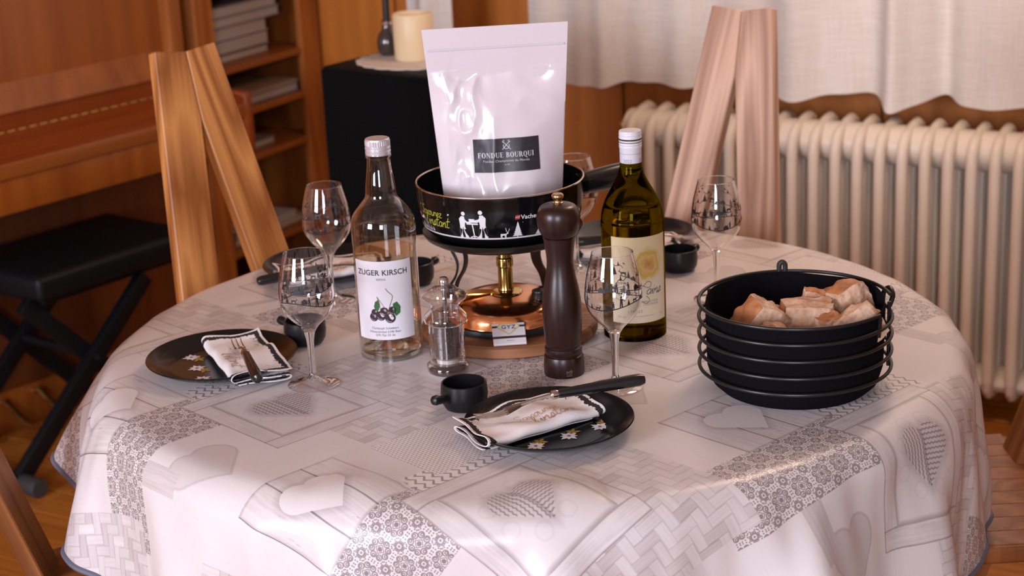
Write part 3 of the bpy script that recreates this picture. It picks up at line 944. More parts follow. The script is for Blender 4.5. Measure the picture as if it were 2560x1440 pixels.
cv = []; cuv = []; cf = []
nr = len(rings) - 1 + EDGE
for i in range(NA):
    deg = 360.0 * i / NA
    for j in range(1, nr + 1):
        s = rings[j] if j < len(rings) else .58 + (TR - .024 + hang(deg) - .58 + .006) * ((j - len(rings) + 1) / EDGE) ** 1.25
        cv.append(cloth_pt(deg, s)); cuv.append((s * cos(radians(deg)), s * sin(radians(deg))))
cc = len(cv); cv.append(Vector((TX, TY, TZ))); cuv.append((0, 0))
for i in range(NA):
    k = (i + 1) % NA
    cf.append([cc, i * nr, k * nr])
    for j in range(nr - 1): cf.append([i * nr + j, i * nr + j + 1, k * nr + j + 1, k * nr + j])
cloth = thing('tablecloth', 'round patchwork-print oilcloth with hearts draped over the table', 'tablecloth', (0, 0, 0))
me = bpy.data.meshes.new('cloth'); me.from_pydata([tuple(p) for p in cv], [], cf)
me.materials.append(M_cloth)
uvl = me.uv_layers.new(name='cloth')
for lp in me.loops: uvl.data[lp.index].uv = cuv[lp.vertex_index]
for p in me.polygons: p.use_smooth = True
co = bpy.data.objects.new('cloth', me); COL.objects.link(co); co.parent = cloth
hem = [cv[i * nr + nr - 1] for i in range(NA)]
one('hem_piping', tube(hem, .0042, 8, closed=True), mat('piping_blue_grey', (.13, .13, .17), .6, bump=.2, bscale=600), cloth)

# ================================================================== PLACE SETTINGS
M_plate = mat('black_stoneware', (.006, .0055, .006), .20, spec=.38)
M_matte = mat('black_matte_stoneware', (.008, .008, .009), .36, spec=.32)
M_pw = mat('print_white', (.72, .68, .70), .5)
M_pgold = mat('print_gold', (.42, .26, .04), .45)
M_pblack = mat('print_black', (.012, .012, .016), .5)
def petals(n, r0, r1, w, rot=0.0):
    out = []
    for i in range(n):
        a = 2 * pi * i / n + rot; rr = r1 * (1.0 if i % 2 == 0 else .8)
        p = [(r0, -w * .4), (rr * .55, -w), (rr, 0), (rr * .55, w), (r0, w * .4)]
        out.append(shift(poly(p), 0, 0, 1, a))
    return out
def make_plate():
    p = thing('plate', 'plate', 'plate')
    one('dish', lathe([(0, 0), (.064, 0), (.068, .0012), (.089, .0095), (.1022, .0172), (.1032, .0186), (.1024, .0197), (.1005, .0192), (.087, .0125), (.072, .0050), (.066, .0040), (0, .0038)], 72), M_plate, p)
    for i, x in enumerate((-.045, .003, .049)):
        z = .0042
        f = mapped([shift(q, x, -.036) for q in petals(8, .0008, .0135, .0029, .2 * i)], lambda a, b: (a, b, z + .0002), 'edelweiss', M_pw, p)
        mapped([shift(q, x + .011, -.0275) for q in petals(5, .0006, .0110, .0026, .5 + .3 * i)], lambda a, b: (a, b, z), 'gold_leaf', M_pgold, f)
        mapped([shift(disc(0, 0, .0022), x, -.036)], lambda a, b: (a, b, z + .0005), 'flower_centre', mat('print_grey', (.12, .10, .11), .5), f)
    return p
def napkin_mat():
    m, nt, b = new_mat('napkin_paper'); X.nt = nt
    uvn = nt.nodes.new('ShaderNodeUVMap'); uvn.uv_map = 'sheet'
    sp = nt.nodes.new('ShaderNodeSeparateXYZ'); nt.links.new(uvn.outputs[0], sp.inputs[0])
    s, t = X(sp.outputs[0]), X(sp.outputs[1])
    n = nt.nodes.new('ShaderNodeTexNoise'); n.inputs['Scale'].default_value = 260; n.inputs['Detail'].default_value = 2
    nt.links.new(uvn.outputs[0], n.inputs['Vector'])
    n2 = nt.nodes.new('ShaderNodeTexNoise'); n2.inputs['Scale'].default_value = 42; n2.inputs['Detail'].default_value = 2
    nt.links.new(uvn.outputs[0], n2.inputs['Vector'])
    e = xmin(xmin(s, .17 - s), xabs(t))
    rag = (X(n.outputs['Fac']) - .5) * .010
    dark = band(e + rag * .4, .0035, 1.0) * (e + rag).lt(.0105)
    dark = xmax(dark, X(n2.outputs['Fac']).gt(.70) * e.lt(.032))
    r = nt.nodes.new('ShaderNodeMix'); r.data_type = 'RGBA'
    r.inputs['A'].default_value = (.82, .76, .74, 1); r.inputs['B'].default_value = (.03, .028, .03, 1)
    nt.links.new(dark.s, r.inputs['Factor']); nt.links.new(r.outputs['Result'], b.inputs['Base Color'])
    v = nt.nodes.new('ShaderNodeTexVoronoi'); v.inputs['Scale'].default_value = 420
    nt.links.new(uvn.outputs[0], v.inputs['Vector'])
    bp = nt.nodes.new('ShaderNodeBump'); bp.inputs['Strength'].default_value = .25; bp.inputs['Distance'].default_value = .0006
    nt.links.new(v.outputs['Distance'], bp.inputs['Height']); nt.links.new(bp.outputs[0], b.inputs['Normal'])
    setp(b, rough=.8, spec=.2)
    return m
M_nap = napkin_mat()
M_copperprint = mat('print_copper', (.50, .22, .07), .4)
def make_napkin(name='napkin'):
    """one sheet folded twice; local x along the fold (.17 m), y across, z up from the plate floor"""
    nk = thing(name, 'napkin', 'napkin')
    # cross-section path (y, z), first the top layer from its back edge
    sec = [(.042, .0145), (.03, .0135), (.0, .0140), (-.028, .0150), (-.036, .0140), (-.0395, .0105), (-.0375, .0065), (-.030, .0050), (.0, .0058), (.030, .0066), (.0385, .0060), (.0400, .0040), (.0375, .0022), (.030, .0014), (.0, .0012), (-.030, .0014)]
    P = smooth_path([(a, b, 0) for a, b in sec], 4)
    nx = 26; T = .0011
    # arc lengths
    al = [0]
    for a, b in zip(P[:-1], P[1:]): al.append(al[-1] + (b - a).length)
    v = []; uv = []; f = []
    m = len(P)
    def lift(x, y):
        return .0040 * sin(x * 46 + 1.0) * (1 if y > 0 else .35) + .16 * max(0, abs(x) - .060) + .0022 * sin(x * 90 + y * 60)
    for side in (0, 1):
        for i in range(nx + 1):
            x = -.085 + .17 * i / nx
            for j, q in enumerate(P):
                t = P[min(j + 1, m - 1)] - P[max(j - 1, 0)]
                nrm = Vector((-t.y, t.x)).normalized()
                if side == 0: nrm = -nrm
                y = q.x + nrm.x * T / 2; z = q.y + nrm.y * T / 2
                k = .25 + .75 * (q.y / .0145)
                z = max(.0003 if side else .0, z + max(lift(x, y) * k, -.002) + .0022 * k)
                ex = .004 * sin(y * 70 + i * .0) * (1 if abs(x) > .07 else 0)
                v.append((x + ex, y, z)); uv.append((x + .085, al[j]))
    N = (nx + 1) * m
    for i in range(nx):
        for j in range(m - 1):
            a = i * m + j
            f.append([a, a + 1, a + m + 1, a + m]); f.append([N + a, N + a + m, N + a + m + 1, N + a + 1])
    for j in range(m - 1):
        f.append([j, N + j, N + j + 1, j + 1]); a = nx * m + j; f.append([a, a + 1, N + a + 1, N + a])
    for i in range(nx):
        a = i * m; f.append([a, a + m, N + a + m, N + a]); a = i * m + m - 1; f.append([a, N + a, N + a + m, a + m])
    me = bpy.data.meshes.new('paper'); me.from_pydata(v, [], f); me.materials.append(M_nap)
    ul = me.uv_layers.new(name='sheet')
    for lp in me.loops: ul.data[lp.index].uv = uv[lp.vertex_index]
    for p in me.polygons: p.use_smooth = True
    me.set_sharp_from_angle(angle=radians(50)); me.update()
    o = bpy.data.objects.new('paper', me); COL.objects.link(o); o.parent = nk
    def top(x, y):
        return (x, y, .0186 + max(lift(x, y), -.002) * 1.03)
    txt = script('Savourez', .0165, .002, -.0105, .055) + script("l'instant", .0195, .020, -.0255, .055)
    mapped(txt, top, 'lettering', M_copperprint, o)
    dr = []
    for i, (x, y, s) in enumerate(((-.06, .022, .8), (-.045, .024, 1.0), (-.03, .021, .7), (.05, .026, 1.0), (.062, .012, .6))):
        dr.append(ribbon([(x, y), (x + .004 * s, y + .007 * s), (x + .010 * s, y + .004 * s)], .0016 * s, 3))
    mapped(dr, top, 'printed_figures', M_pblack, o)['kind'] = 'stuff'
    return nk
M_steel = mat('cutlery_steel', (.62, .60, .58), .16, metal=1.0)
M_hand = mat('black_handle', (.010, .010, .011), .20, spec=.6)
def make_fork():
    """lies along +x: tine tips at x=0, handle end at x=.215; z=0 under the tines"""
    fk = thing('fork', 'fork', 'fork')
    mb = MB()
    for y in (-.0062, 0, .0062):
        mb.add(tube([(0, y, .0045), (.012, y, .0022), (.028, y, .0014), (.041, y, .003)], [.0007, .0011, .0014, .0016], 8))
    o = mb.build('tines', M_steel, fk)
    def outline(x):
        t = (x - .038) / .024
        return .0085 * (1 - t) ** .6 + .0019
    sh = sheet(lambda u, v: (.038 + u * .024, (v * 2 - 1) * outline(.038 + u * .024), .0025 + u * .006 - .0012 * (1 - (v * 2 - 1) ** 2)), 8, 8)
    sb = [(p[0], p[1], p[2] + .0016) for p in sh[0]]; n = len(sb)
    MB().add(([*sh[0], *sb], [q[::-1] for q in sh[1]] + [[i + n for i in q] for q in sh[1]])).build('fork_root', M_steel, fk)
    one('shank', tube([(.058, 0, .008), (.075, 0, .0115), (.098, 0, .0135)], [.0026, .0022, .0026], 10), M_steel, fk)
    one('ferrule', tube([(.096, 0, .0135), (.098, 0, .0135), (.103, 0, .0135), (.105, 0, .0135)], [.004, .0058, .0058, .0050], 14), M_steel, fk)
    one('handle', tube([(.104, 0, .0135), (.108, 0, .0135), (.15, 0, .0132), (.195, 0, .0128), (.208, 0, .0126), (.214, 0, .0126), (.2155, 0, .0126)], [.0048, .0056, .0066, .0078, .0076, .0058, .002], 16), M_hand, fk)
    return fk
def make_bowl():
    bw = thing('dip_bowl', 'bowl', 'bowl')
    one('cup', lathe([(0, 0), (.019, 0), (.0245, .002), (.0285, .009), (.0300, .020), (.0292, .030), (.0285, .0345), (.0272, .0355), (.0262, .0345), (.0268, .030), (.0272, .020), (.0255, .011), (.020, .006), (0, .005)], 48), M_matte, bw)
    one('handle', tube([(.0275, 0, .019), (.034, 0, .021), (.042, 0, .023), (.048, 0, .0245), (.0525, 0, .0255), (.0545, 0, .026)], [.0065, .0048, .0054, .0066, .0056, .002], 14), M_matte, bw)
    return bw
# --- wine glass
GP = [(.0075, .074), (.0132, .0825), (.0228, .092), (.0312, .103), (.0352, .113), (.0366, .1225), (.0358, .135), (.0335, .152), (.0300, .167), (.0262, .181)]
GC = smooth_path([(a, b, 0) for a, b in GP], 4)
def gr(z):
    for a, b in zip(GC[:-1], GC[1:]):
        if a.y <= z <= b.y: return a.x + (b.x - a.x) * (z - a.y) / max(1e-9, b.y - a.y)
    return GC[-1].x if z > GC[-1].y else GC[0].x
M_thin = thin_glass('wine_glass', (.97, .965, .96), 1.5, boost=2.0)
M_stem = solid_glass('stem_glass', (1, 1, 1), 1.5)
def person(x, y, h, arm=1):
    return [disc(x, y + h * .9, h * .085, 10), poly([(x - h * .10, y + h * .80), (x + h * .10, y + h * .80), (x + h * .12, y + h * .45), (x + h * .13, y), (x + h * .03, y), (x, y + h * .4), (x - h * .05, y), (x - h * .14, y), (x - h * .11, y + h * .45)]),
            ribbon([(x + arm * h * .08, y + h * .74), (x + arm * h * .22, y + h * .58), (x + arm * h * .36, y + h * .62)], h * .055, 2)]
def tree(x, y, h, w=None):
    w = w or h * .32; out = [poly([(x - h * .03, y), (x + h * .03, y), (x + h * .03, y + h * .15), (x - h * .03, y + h * .15)])]
    for i in range(6):
        b = y + h * (.08 + .14 * i); q = w * (1 - i / 6.5)
        out.append(poly([(x - q, b), (x + q, b), (x + q * .35, b + h * .2), (x, b + h * .26), (x - q * .35, b + h * .2)]))
    return out
def goat(x, y, h):
    return [poly([(x - h * .6, y + h * .45), (x + h * .45, y + h * .5), (x + h * .5, y + h * .8), (x - h * .55, y + h * .82)]),
            poly([(x + h * .35, y + h * .7), (x + h * .62, y + h * 1.05), (x + h * .9, y + h * .95), (x + h * .6, y + h * .7)])] + \
           [poly([(x + d * h, y), (x + (d + .09) * h, y), (x + (d + .12) * h, y + h * .5), (x + (d - .03) * h, y + h * .5)]) for d in (-.55, -.38, .2, .36)] + \
           [ribbon([(x + h * .62, y + h * 1.02), (x + h * .55, y + h * 1.3), (x + h * .4, y + h * 1.35)], h * .07, 2)]
def bird(x, y, s): return [poly([(x, y), (x + s, y + s * .7), (x + s * .35, y + s * .12), (x + s * .2, y + s * .8)])]
def house(x, y, s): return [poly([(x, y), (x + s, y), (x + s, y + s * .6), (x + s * .5, y + s), (x, y + s * .6)])]
def glass_print():
    out = []
    q = random.Random(5)
    z1 = lambda a: .119 + .0045 * sin(a * 2.0) ; z2 = lambda a: .137 + .0035 * sin(a * 2.0 + 1.9)
    W = 2 * pi * .0355
    def wave(fn, a0, a1, w):
        n = 60
        return ribbon([(a0 + (a1 - a0) * i / n, fn((a0 + (a1 - a0) * i / n) / .0355)) for i in range(n + 1)], w, 1)
    out.append(wave(z1, -W / 2 + .006, W / 2 - .006, .0013))
    out.append(wave(z2, -W / 2 + .015, -.008, .0010)); out.append(wave(z2, .006, W / 2 - .02, .0010))
    x = -W / 2 + .012
    k = 0
    while x < W / 2 - .012:
        h = q.uniform(.010, .0155); y1 = z1(x / .0355); y2 = z2(x / .0355)
        kind = k % 5
        if kind == 0: out += person(x, y1, h, 1)
        elif kind == 1: out += tree(x, y1, h * .7)
        elif kind == 2: out += goat(x, y1, h * .42)
        elif kind == 3: out += house(x, y1, h * .5) + tree(x + .006, y1, h * .5)
        else: out += person(x, y1, h * .8, -1)
        if abs(x + .001) > .009:
            if kind in (0, 3): out += tree(x + .002, y2, h * .9)
            elif kind == 1: out += person(x + .001, y2, h, -1)
            elif kind == 2: out += house(x, y2, h * .6) + house(x + .004, y2, h * .45)
            else: out += goat(x, y2, h * .5)
        k += 1; x += .0098
    for i in range(16): out += bird(q.uniform(-W / 2, W / 2), q.uniform(.152, .167), q.uniform(.003, .0055))
    for i in range(7):
        xx = -W / 2 + .012 + i * .031
        out.append(ribbon([(xx, .150), (xx + .004, .1545), (xx + .010, .153), (xx + .015, .157)], .0009, 4)); out += tree(xx + .006, .1525, .007)
    # crest with lettering
    cx, cy = 0.0, .139
    out += [ribbon([(cx - .005, cy + .006), (cx - .005, cy - .002), (cx, cy - .007), (cx + .005, cy - .002), (cx + .005, cy + .006), (cx - .005, cy + .006)], .0006, 1)]
    out += [shift(text2('T', .010), cx, cy), ribbon([(cx - .003, cy - .001), (cx, cy + .003), (cx + .003, cy - .002)], .0006, 2)]
    for i, ch in enumerate('TARTEGNIN'):
        a = radians(150 - i * 15)
        out.append(shift(text2(ch, .0042, bold=.00008), cx + .0115 * cos(a), cy + .0005 + .0105 * sin(a), 1, a - pi / 2))
    for i, ch in enumerate('PAYS DE VAUD'):
        if ch != ' ':
            a = radians(215 + i * 10)
            out.append(shift(text2(ch, .0026), cx + .011 * cos(a), cy + .0005 + .0105 * sin(a), 1, a + pi / 2))
    return out
def make_glass():
    g = thing('wine_glass', 'glass', 'glass')
    one('bowl', lathe([(p.x, p.y) for p in GC], 64), M_thin, g, smooth=80)
    one('rim', tube([(.0262 * cos(2 * pi * i / 48), .0262 * sin(2 * pi * i / 48), .181) for i in range(48)], .00055, 6, closed=True), M_stem, g)
    one('stem', lathe([(0, .0772), (.004, .0770), (.0078, .0752), (.0066, .070), (.0050, .062), (.0043, .05), (.0041, .03), (.0044, .018), (.0056, .0128), (.0078, .0098), (.0070, .0080), (0, .0070)], 40), M_stem, g, smooth=60)
    one('foot', lathe([(.0078, .0098), (.010, .0078), (.014, .0055), (.024, .0030), (.0335, .0018), (.0345, .0010), (.0335, .0002), (.0325, .0002)], 56), M_thin, g, smooth=60)
    def on(x, z):
        a = x / .0355 - pi / 2; r = gr(z) + .0002
        return (r * cos(a), r * sin(a), z)
    # long shapes are split by the builder, so wrap directly
    mapped(glass_print(), on, 'printed_scene', M_pblack, g)
    return g

P0, N0, F0, B0, G0 = make_plate(), make_napkin(), make_fork(), make_bowl(), make_glass()
used = set()
def put(proto, loc, rz, label, cat, group=None):
    if proto.name in used: o = copy_tree(proto)
    else: used.add(proto.name); o = proto
    o.location = loc; o.rotation_euler = (0, 0, rz)
    return tag(o, label, cat, group)
def local(c, ang, x, y): return (c[0] + x * cos(ang) - y * sin(ang), c[1] + x * sin(ang) + y * cos(ang))
def aim(o, a, b):
    """lay a fork from tine tip a to handle end b"""
    d = Vector(b) - Vector(a)
    o.location = a
    o.rotation_euler = (0, -math.atan2(d.z, hypot(d.x, d.y)), atan2(d.y, d.x))
SET = [  # plate centre, angle, napkin x/y shift, napkin angle, where
    ((.0373, 1.968), radians(33), (-.016, .017), radians(33), 'in front of the pepper mill'),
    ((-.4004, 2.259), radians(-72), (.022, .028), radians(-68), 'on the piano side of the table'),
    ((-.2931, 2.687), radians(-160), (.03, -.01), radians(20), 'before the light oak chair'),
    ((.2054, 2.770), radians(160), (.03, .035), radians(6), 'behind the wine bottle')]
for i, (c, ang, (nx_, ny_), na, where) in enumerate(SET):
    put(P0, (c[0], c[1], TZ + .0004), ang, 'round black stoneware plate with edelweiss print ' + where, 'plate', 'black plates')
    where2 = where
    l = local(c, ang, nx_, ny_) if i < 2 else (c[0] + (.01, -.02)[i - 2], c[1] + (-.045, -.075)[i - 2])
    put(N0, (l[0], l[1], TZ + .0052 + (0 if i < 2 else .003)), na, 'folded white paper napkin on the plate ' + where, 'napkin', 'paper napkins')
FORKS = [((-.052, 1.9495, .7775), (.1615, 1.9995, .7885)), ((-.384, 2.287, .7755), (-.3265, 2.080, .782)), ((-.190, 2.632, .778), (-.388, 2.5435, .771)), ((.315, 2.688, .779), (.1015, 2.677, .771))]
for i, ((a, b), s) in enumerate(zip(FORKS, SET)):
    o = put(F0, a, 0, 'fondue-table fork with black handle resting on the napkin ' + s[4], 'fork', 'black-handled forks')
    o['label'] = 'steel fork with black handle resting on the napkin ' + s[4]
    aim(o, a, b)
BOWLS = [((-.0663, 2.0610), -2.36, 'small black dip bowl with knob handle before the acrylic grinder'), ((-.2950, 2.3435), 2.42, 'small black dip bowl tucked behind the plate on the piano side'),
         ((-.1494, 2.6044), .9, 'small black dip bowl standing behind the clear kirsch bottle'), ((.2613, 2.6077), .88, 'small black dip bowl right behind the green wine bottle')]
for c, a, lab in BOWLS: put(B0, (c[0], c[1], TZ + .0003), a, lab, 'bowl', 'black dip bowls')
GLASSES = [((-.2677, 2.1723), 1.9, 'empty wine glass with black figures standing before the clear kirsch bottle'), ((.1277, 2.1083), .25, 'empty wine glass with printed crest standing before the green wine bottle'),
           ((-.2732, 2.5354), 3.6, 'empty printed wine glass beside the plate of the light oak chair'), ((.3018, 2.4533), .75, 'empty printed wine glass standing alone beside the back dip bowl'),
           ((.1037, 2.6421), 2.6, 'empty printed wine glass half hidden behind the fondue pan')]
for c, a, lab in GLASSES: put(G0, (c[0], c[1], TZ + .0002), a, lab, 'glass', 'stemmed wine glasses')

# ================================================================== KIRSCH BOTTLE
def cyl_map(r, a_c, z_c):
    def fn(x, y):
        a = a_c + x / r
        return (r * cos(a), r * sin(a), z_c + y)
    return fn
kir = thing('kirsch_bottle', 'clear glass kirsch bottle with cherry label and silver cap', 'bottle', (-.1703, 2.287, TZ))
KP = [(0, .004), (.03, .003), (.0405, .0005), (.0428, .003), (.0437, .010), (.0437, .165), (.0440, .176), (.0432, .189), (.0400, .199), (.034, .207), (.0272, .2155), (.0222, .222), (.0207, .228), (.0200, .238), (.0180, .252), (.0162, .266), (.0158, .276), (.0172, .2775), (.0172, .282), (.0150, .2835), (.0150, .300)]
one('glass', lathe([(p.x, p.y) for p in smooth_path([(a, b, 0) for a, b in KP], 3)], 64), thin_glass('kirsch_glass', (.93, .925, .90), 1.5, boost=1.6), kir, smooth=60)
one('glass_base', lathe([(0, .0105), (.038, .0105), (.0418, .0085), (.0420, .0035), (.040, .0015), (.028, .0030), (0, .0045)], 48), solid_glass('bottle_glass', (.93, .93, .87), 1.5), kir)
one('kirsch', lathe([(0, .0112), (.036, .0112), (.0405, .013), (.0415, .017), (.0415, .148), (.0405, .1493), (0, .1490)], 56), thin_glass('clear_spirit', (.955, .945, .885), 1.33, boost=1.4), kir)
M_cap = mat('cap_aluminium', (.74, .72, .75), .32, metal=.55)
capb = MB()
n = 72; prof = [(.0157, .2805), (.0170, .2812), (.0172, .286), (.0165, .2868), (.0165, .2876), (.0172, .2884), (.0172, .2912), (.0165, .292), (.0165, .2928), (.0172, .2936), (.0170, .2940)]
capb.add(lathe(prof, n))
# knurled upper band
v = []; f = []
for zi, z in enumerate((.2940, .3005)):
    for i in range(n): 
        a = 2 * pi * i / n; r = .0170 if i % 2 else .0164; v.append((r * cos(a), r * sin(a), z))
for i in range(n): f.append([i, (i + 1) % n, n + (i + 1) % n, n + i])
capb.add((v, f))
capb.add(lathe([(.0167, .3005), (.0163, .3022), (.0152, .3030), (0, .3030)], n))
capb.build('cap', M_cap, kir)
M_paper = mat('label_paper', (.80, .76, .80), .6)
def label(parent, r, a_c, half, z0, z1, m, name='paper_label', nu=40, uvname=None):
    def fn(u, v):
        a = a_c - half + 2 * half * u; return (r * cos(a), r * sin(a), z0 + (z1 - z0) * v)
    o = one(name, sheet(fn, nu, 8), m, parent, smooth=60)
    me = o.data; ul = me.uv_layers.new(name='uv')
    for lp in me.loops:
        i = lp.vertex_index; ul.data[lp.index].uv = ((i // 9) / nu, (i % 9) / 8)
    return o
AK = -1.66
lab = label(kir, .0441, AK, radians(57), .033, .1435, M_paper)
cm = cyl_map(.0443, AK, 0)
M_txt = mat('ink_dark', (.03, .03, .035), .6)
mapped([text2('ZUGER KIRSCH', .0105, 0, .1275, bold=.00018, spacing=1.04), text2('42%Vol.', .0042, -.001, .1185)], cm, 'lettering', M_txt, lab)
mapped([text2('Christoph Scheibert', .0046, 0, .0495), text2('Hinterzimbel 6340 Baar', .0046, 0, .0445), text2('079 756 59 36', .0046, 0, .0395)], cm, 'lettering', M_txt, lab)
ch = [(-.0145, .0655, .0062), (-.004, .0675, .0068), (.0085, .0640, .0072), (-.0125, .0715, .0055), (.0005, .0735, .006), (.0115, .0745, .0055)]
mapped([disc(a, b, r, 20) for a, b, r in ch[3:]] + [disc(a, b, r, 20) for a, b, r in ch[:3]], cm, 'cherry_print', mat('cherry', (.030, .010, .022), .4), lab)
cm2 = cyl_map(.0444, AK, 0)
mapped([disc(a + r * .3, b + r * .35, r * .22, 8) for a, b, r in ch] + [ribbon([(a - r * .7, b - r * .3), (a - r * .4, b - r * .65), (a + r * .2, b - r * .78)], r * .12, 3) for a, b, r in ch], cm2, 'cherry_shine', mat('cherry_light', (.45, .36, .42), .4), lab)
mapped([poly([(-.0105, .073), (-.0135, .080), (-.0115, .087), (-.006, .0905), (-.0045, .083), (-.0065, .076)]), poly([(.0165, .066), (.0120, .073), (.0130, .084), (.0185, .0865), (.0235, .079), (.0225, .070)])], cm2, 'leaf_print', mat('leaf_green', (.035, .135, .035), .5), lab)
mapped([ribbon([(-.004, .070), (-.005, .082), (-.0085, .0945)], .0007, 3), ribbon([(.006, .069), (-.001, .083), (-.0085, .0945)], .0007, 3), ribbon([(.0045, .070), (.009, .082), (.013, .0945), (.008, .1005), (.004, .106)], .0009, 3)], cm2, 'stalk_print', mat('stalk', (.20, .12, .04), .5), lab)

# ================================================================== WINE BOTTLE
win = thing('wine_bottle', 'green glass wine bottle with white capsule and cream label', 'bottle', (.1699, 2.3226, TZ))
WP = [(0, .006), (.03, .004), (.0400, .0003), (.0428, .003), (.0438, .010), (.0438, .150), (.0434, .165), (.0417, .178), (.0372, .192), (.0313, .2035), (.0250, .2145), (.0190, .226), (.0160, .236), (.0150, .246), (.0146, .2445), (.0146, .2855), (0, .2865)]
WP = [(0, .006), (.03, .004), (.0400, .0003), (.0428, .003), (.0438, .010), (.0438, .150), (.0434, .165), (.0417, .178), (.0372, .192), (.0313, .2035), (.0250, .2145), (.0192, .226), (.0163, .236), (.0150, .246), (.0146, .262), (.0146, .284), (0, .2845)]
one('glass', lathe([(p.x, p.y) for p in smooth_path([(a, b, 0) for a, b in WP], 3)], 64), solid_glass('olive_glass', (.33, .26, .016), 1.33), win, smooth=60)
M_cw = mat('capsule_white', (.74, .71, .76), .32)
cb = [(.0148, .2385), (.0150, .2388), (.0151, .2655)]
for i in range(5):
    z = .2665 + i * .0042; cb += [(.0156, z), (.0156, z + .0025), (.0151, z + .0033)]
cb += [(.0154, .2875), (.0149, .2892), (0, .2896)]
cap = one('capsule', lathe(cb, 48), M_cw, win)
M_gl = mat('capsule_gold', (.42, .33, .24), .4)
for z in (.2405, .2585): one('gold_line', lathe([(.01515, z), (.01525, z), (.01525, z + .0006), (.01515, z + .0004)], 48), M_gl, cap)
mapped([text2('2022', .0062, 0, .249), text2('2022', .0062, .0235, .249)], cyl_map(.01525, -1.95, 0), 'lettering', mat('ink_grey', (.28, .25, .24), .6), cap)
def wlabel_mat():
    m, nt, b = new_mat('wine_label'); X.nt = nt
    uvn = nt.nodes.new('ShaderNodeUVMap'); uvn.uv_map = 'uv'
    sp = nt.nodes.new('ShaderNodeSeparateXYZ'); nt.links.new(uvn.outputs[0], sp.inputs[0])
    n = nt.nodes.new('ShaderNodeTexNoise'); n.inputs['Scale'].default_value = 9; n.inputs['Detail'].default_value = 5
    nt.links.new(uvn.outputs[0], n.inputs['Vector'])
    a, b_ = X(sp.outputs[0]) - .62, (X(sp.outputs[1]) - .68) * 1.35
    ring = xlen(a, b_) * 1.45 + (X(n.outputs['Fac']) - .5) * .26
    r = nt.nodes.new('ShaderNodeValToRGB'); cr = r.color_ramp
    cr.elements[0].position = 0.0; cr.elements[0].color = (.55, .24, .05, 1)
    cr.elements[1].position = .42; cr.elements[1].color = (.80, .66, .47, 1)
    for p, c in ((.13, (.66, .38, .14)), (.20, (.74, .50, .20)), (.27, (.62, .40, .07)), (.335, (.74, .58, .30))):
        e = cr.elements.new(p); e.color = (*c, 1)
    nt.links.new(ring.s, r.inputs[0])
    up_ = nt.nodes.new('ShaderNodeMix'); up_.data_type = 'RGBA'
    up_.inputs['A'].default_value = (1, 1, 1, 1); up_.inputs['B'].default_value = (.80, .74, .50, 1); up_.blend_type = 'MULTIPLY'
    # paper is printed yellower towards its top edge
    mixn = nt.nodes.new('ShaderNodeMix'); mixn.data_type = 'RGBA'; mixn.blend_type = 'MULTIPLY'
    nt.links.new(xsat((X(sp.outputs[1]) - .45) * 1.6).s, mixn.inputs['Factor'])
    nt.links.new(r.outputs[0], mixn.inputs['A']); mixn.inputs['B'].default_value = (.86, .80, .55, 1)
    nt.links.new(mixn.outputs['Result'], b.inputs['Base Color'])
    setp(b, rough=.55)
    return m
AW = -1.40
wl = label(win, .0442, AW, radians(56), .0275, .150, wlabel_mat())
wm = cyl_map(.0444, AW, 0)
mapped(script('ains', .0155, .018, .0715, .06, .35) + [shift(ribbon([(0, 0), (.006, .006), (.012, .004), (.010, -.002), (.003, -.001), (-.006, .004)], .0007, 5), .002, .080), shift(ribbon([(0, 0), (.005, -.006), (.0, -.011), (-.006, -.007)], .0007, 5), .006, .066), ribbon([(-.03, .074), (-.018, .068), (-.008, .076)], .0008, 4)], wm, 'lettering', M_txt, wl)
mapped([text2('APPELLATION', .0042, .012, .0575), text2('CONTROLEE', .0042, .013, .0535), text2('LUINS', .0062, -.01, .044, spacing=1.3), text2('mis en bouteille au domaine', .0026, .004, .0375), text2('70 cl', .0042, .033, .0365), text2('12% vol', .0042, -.030, .0365)], wm, 'lettering', mat('ink_grey', (.28, .25, .24), .6), wl)

# ================================================================== PEPPER MILL
mill = thing('pepper_mill', 'tall dark brown turned wooden pepper mill with brass knob', 'pepper mill', (.0639, 2.1725, TZ))
M_choc = wood('chocolate_wood', (.014, .0036, .0023), (.026, .0072, .0046), rough=.33, axis=2, fine=140, along=6)
body = [(0, 0), (.0262, 0), (.0268, .0015), (.0268, .014), (.0262, .024), (.0252, .0262), (.0232, .0272), (.0232, .0285), (.0244, .0300), (.0248, .0335), (.0244, .0372), (.0226, .0385), (.0226, .0398)]
body += [(p.x, p.y) for p in smooth_path([(.0232, .0405, 0), (.0250, .060, 0), (.0262, .087, 0), (.0250, .105, 0), (.0222, .122, 0), (.0192, .137, 0), (.0176, .151, 0), (.0180, .164, 0), (.0200, .178, 0), (.0214, .1865, 0)], 4)] + [(.0206, .1872), (0, .1872)]
one('body', lathe(body, 56), M_choc, mill)
hd = [(0, .1878), (.0206, .1878), (.0214, .1885)] + [(p.x, p.y) for p in smooth_path([(.0224, .190, 0), (.0262, .198, 0), (.0284, .210, 0), (.0270, .221, 0), (.0215, .2285, 0), (.012, .2315, 0)], 4)] + [(0, .232)]
one('head', lathe(hd, 56), M_choc, mill)
one('knob', lathe([(0, .2312), (.0066, .2312), (.0068, .2325), (.0056, .2335), (.0052, .2352), (.0056, .2368), (.0074, .2385), (.0080, .2405), (.0076, .2425), (.006, .2442), (.003, .2447), (0, .2447)], 32), mat('brass_knob', (.58, .40, .20), .28, metal=1.0), mill)
lg = [text2('PO', .0062, 0, .0085), ring2(.0024, .0105, .0014, .0004, 12), ribbon([(-.004, .004), (.004, .004)], .0006, 1), text2('PEUGEOT', .0017, 0, .0055)]
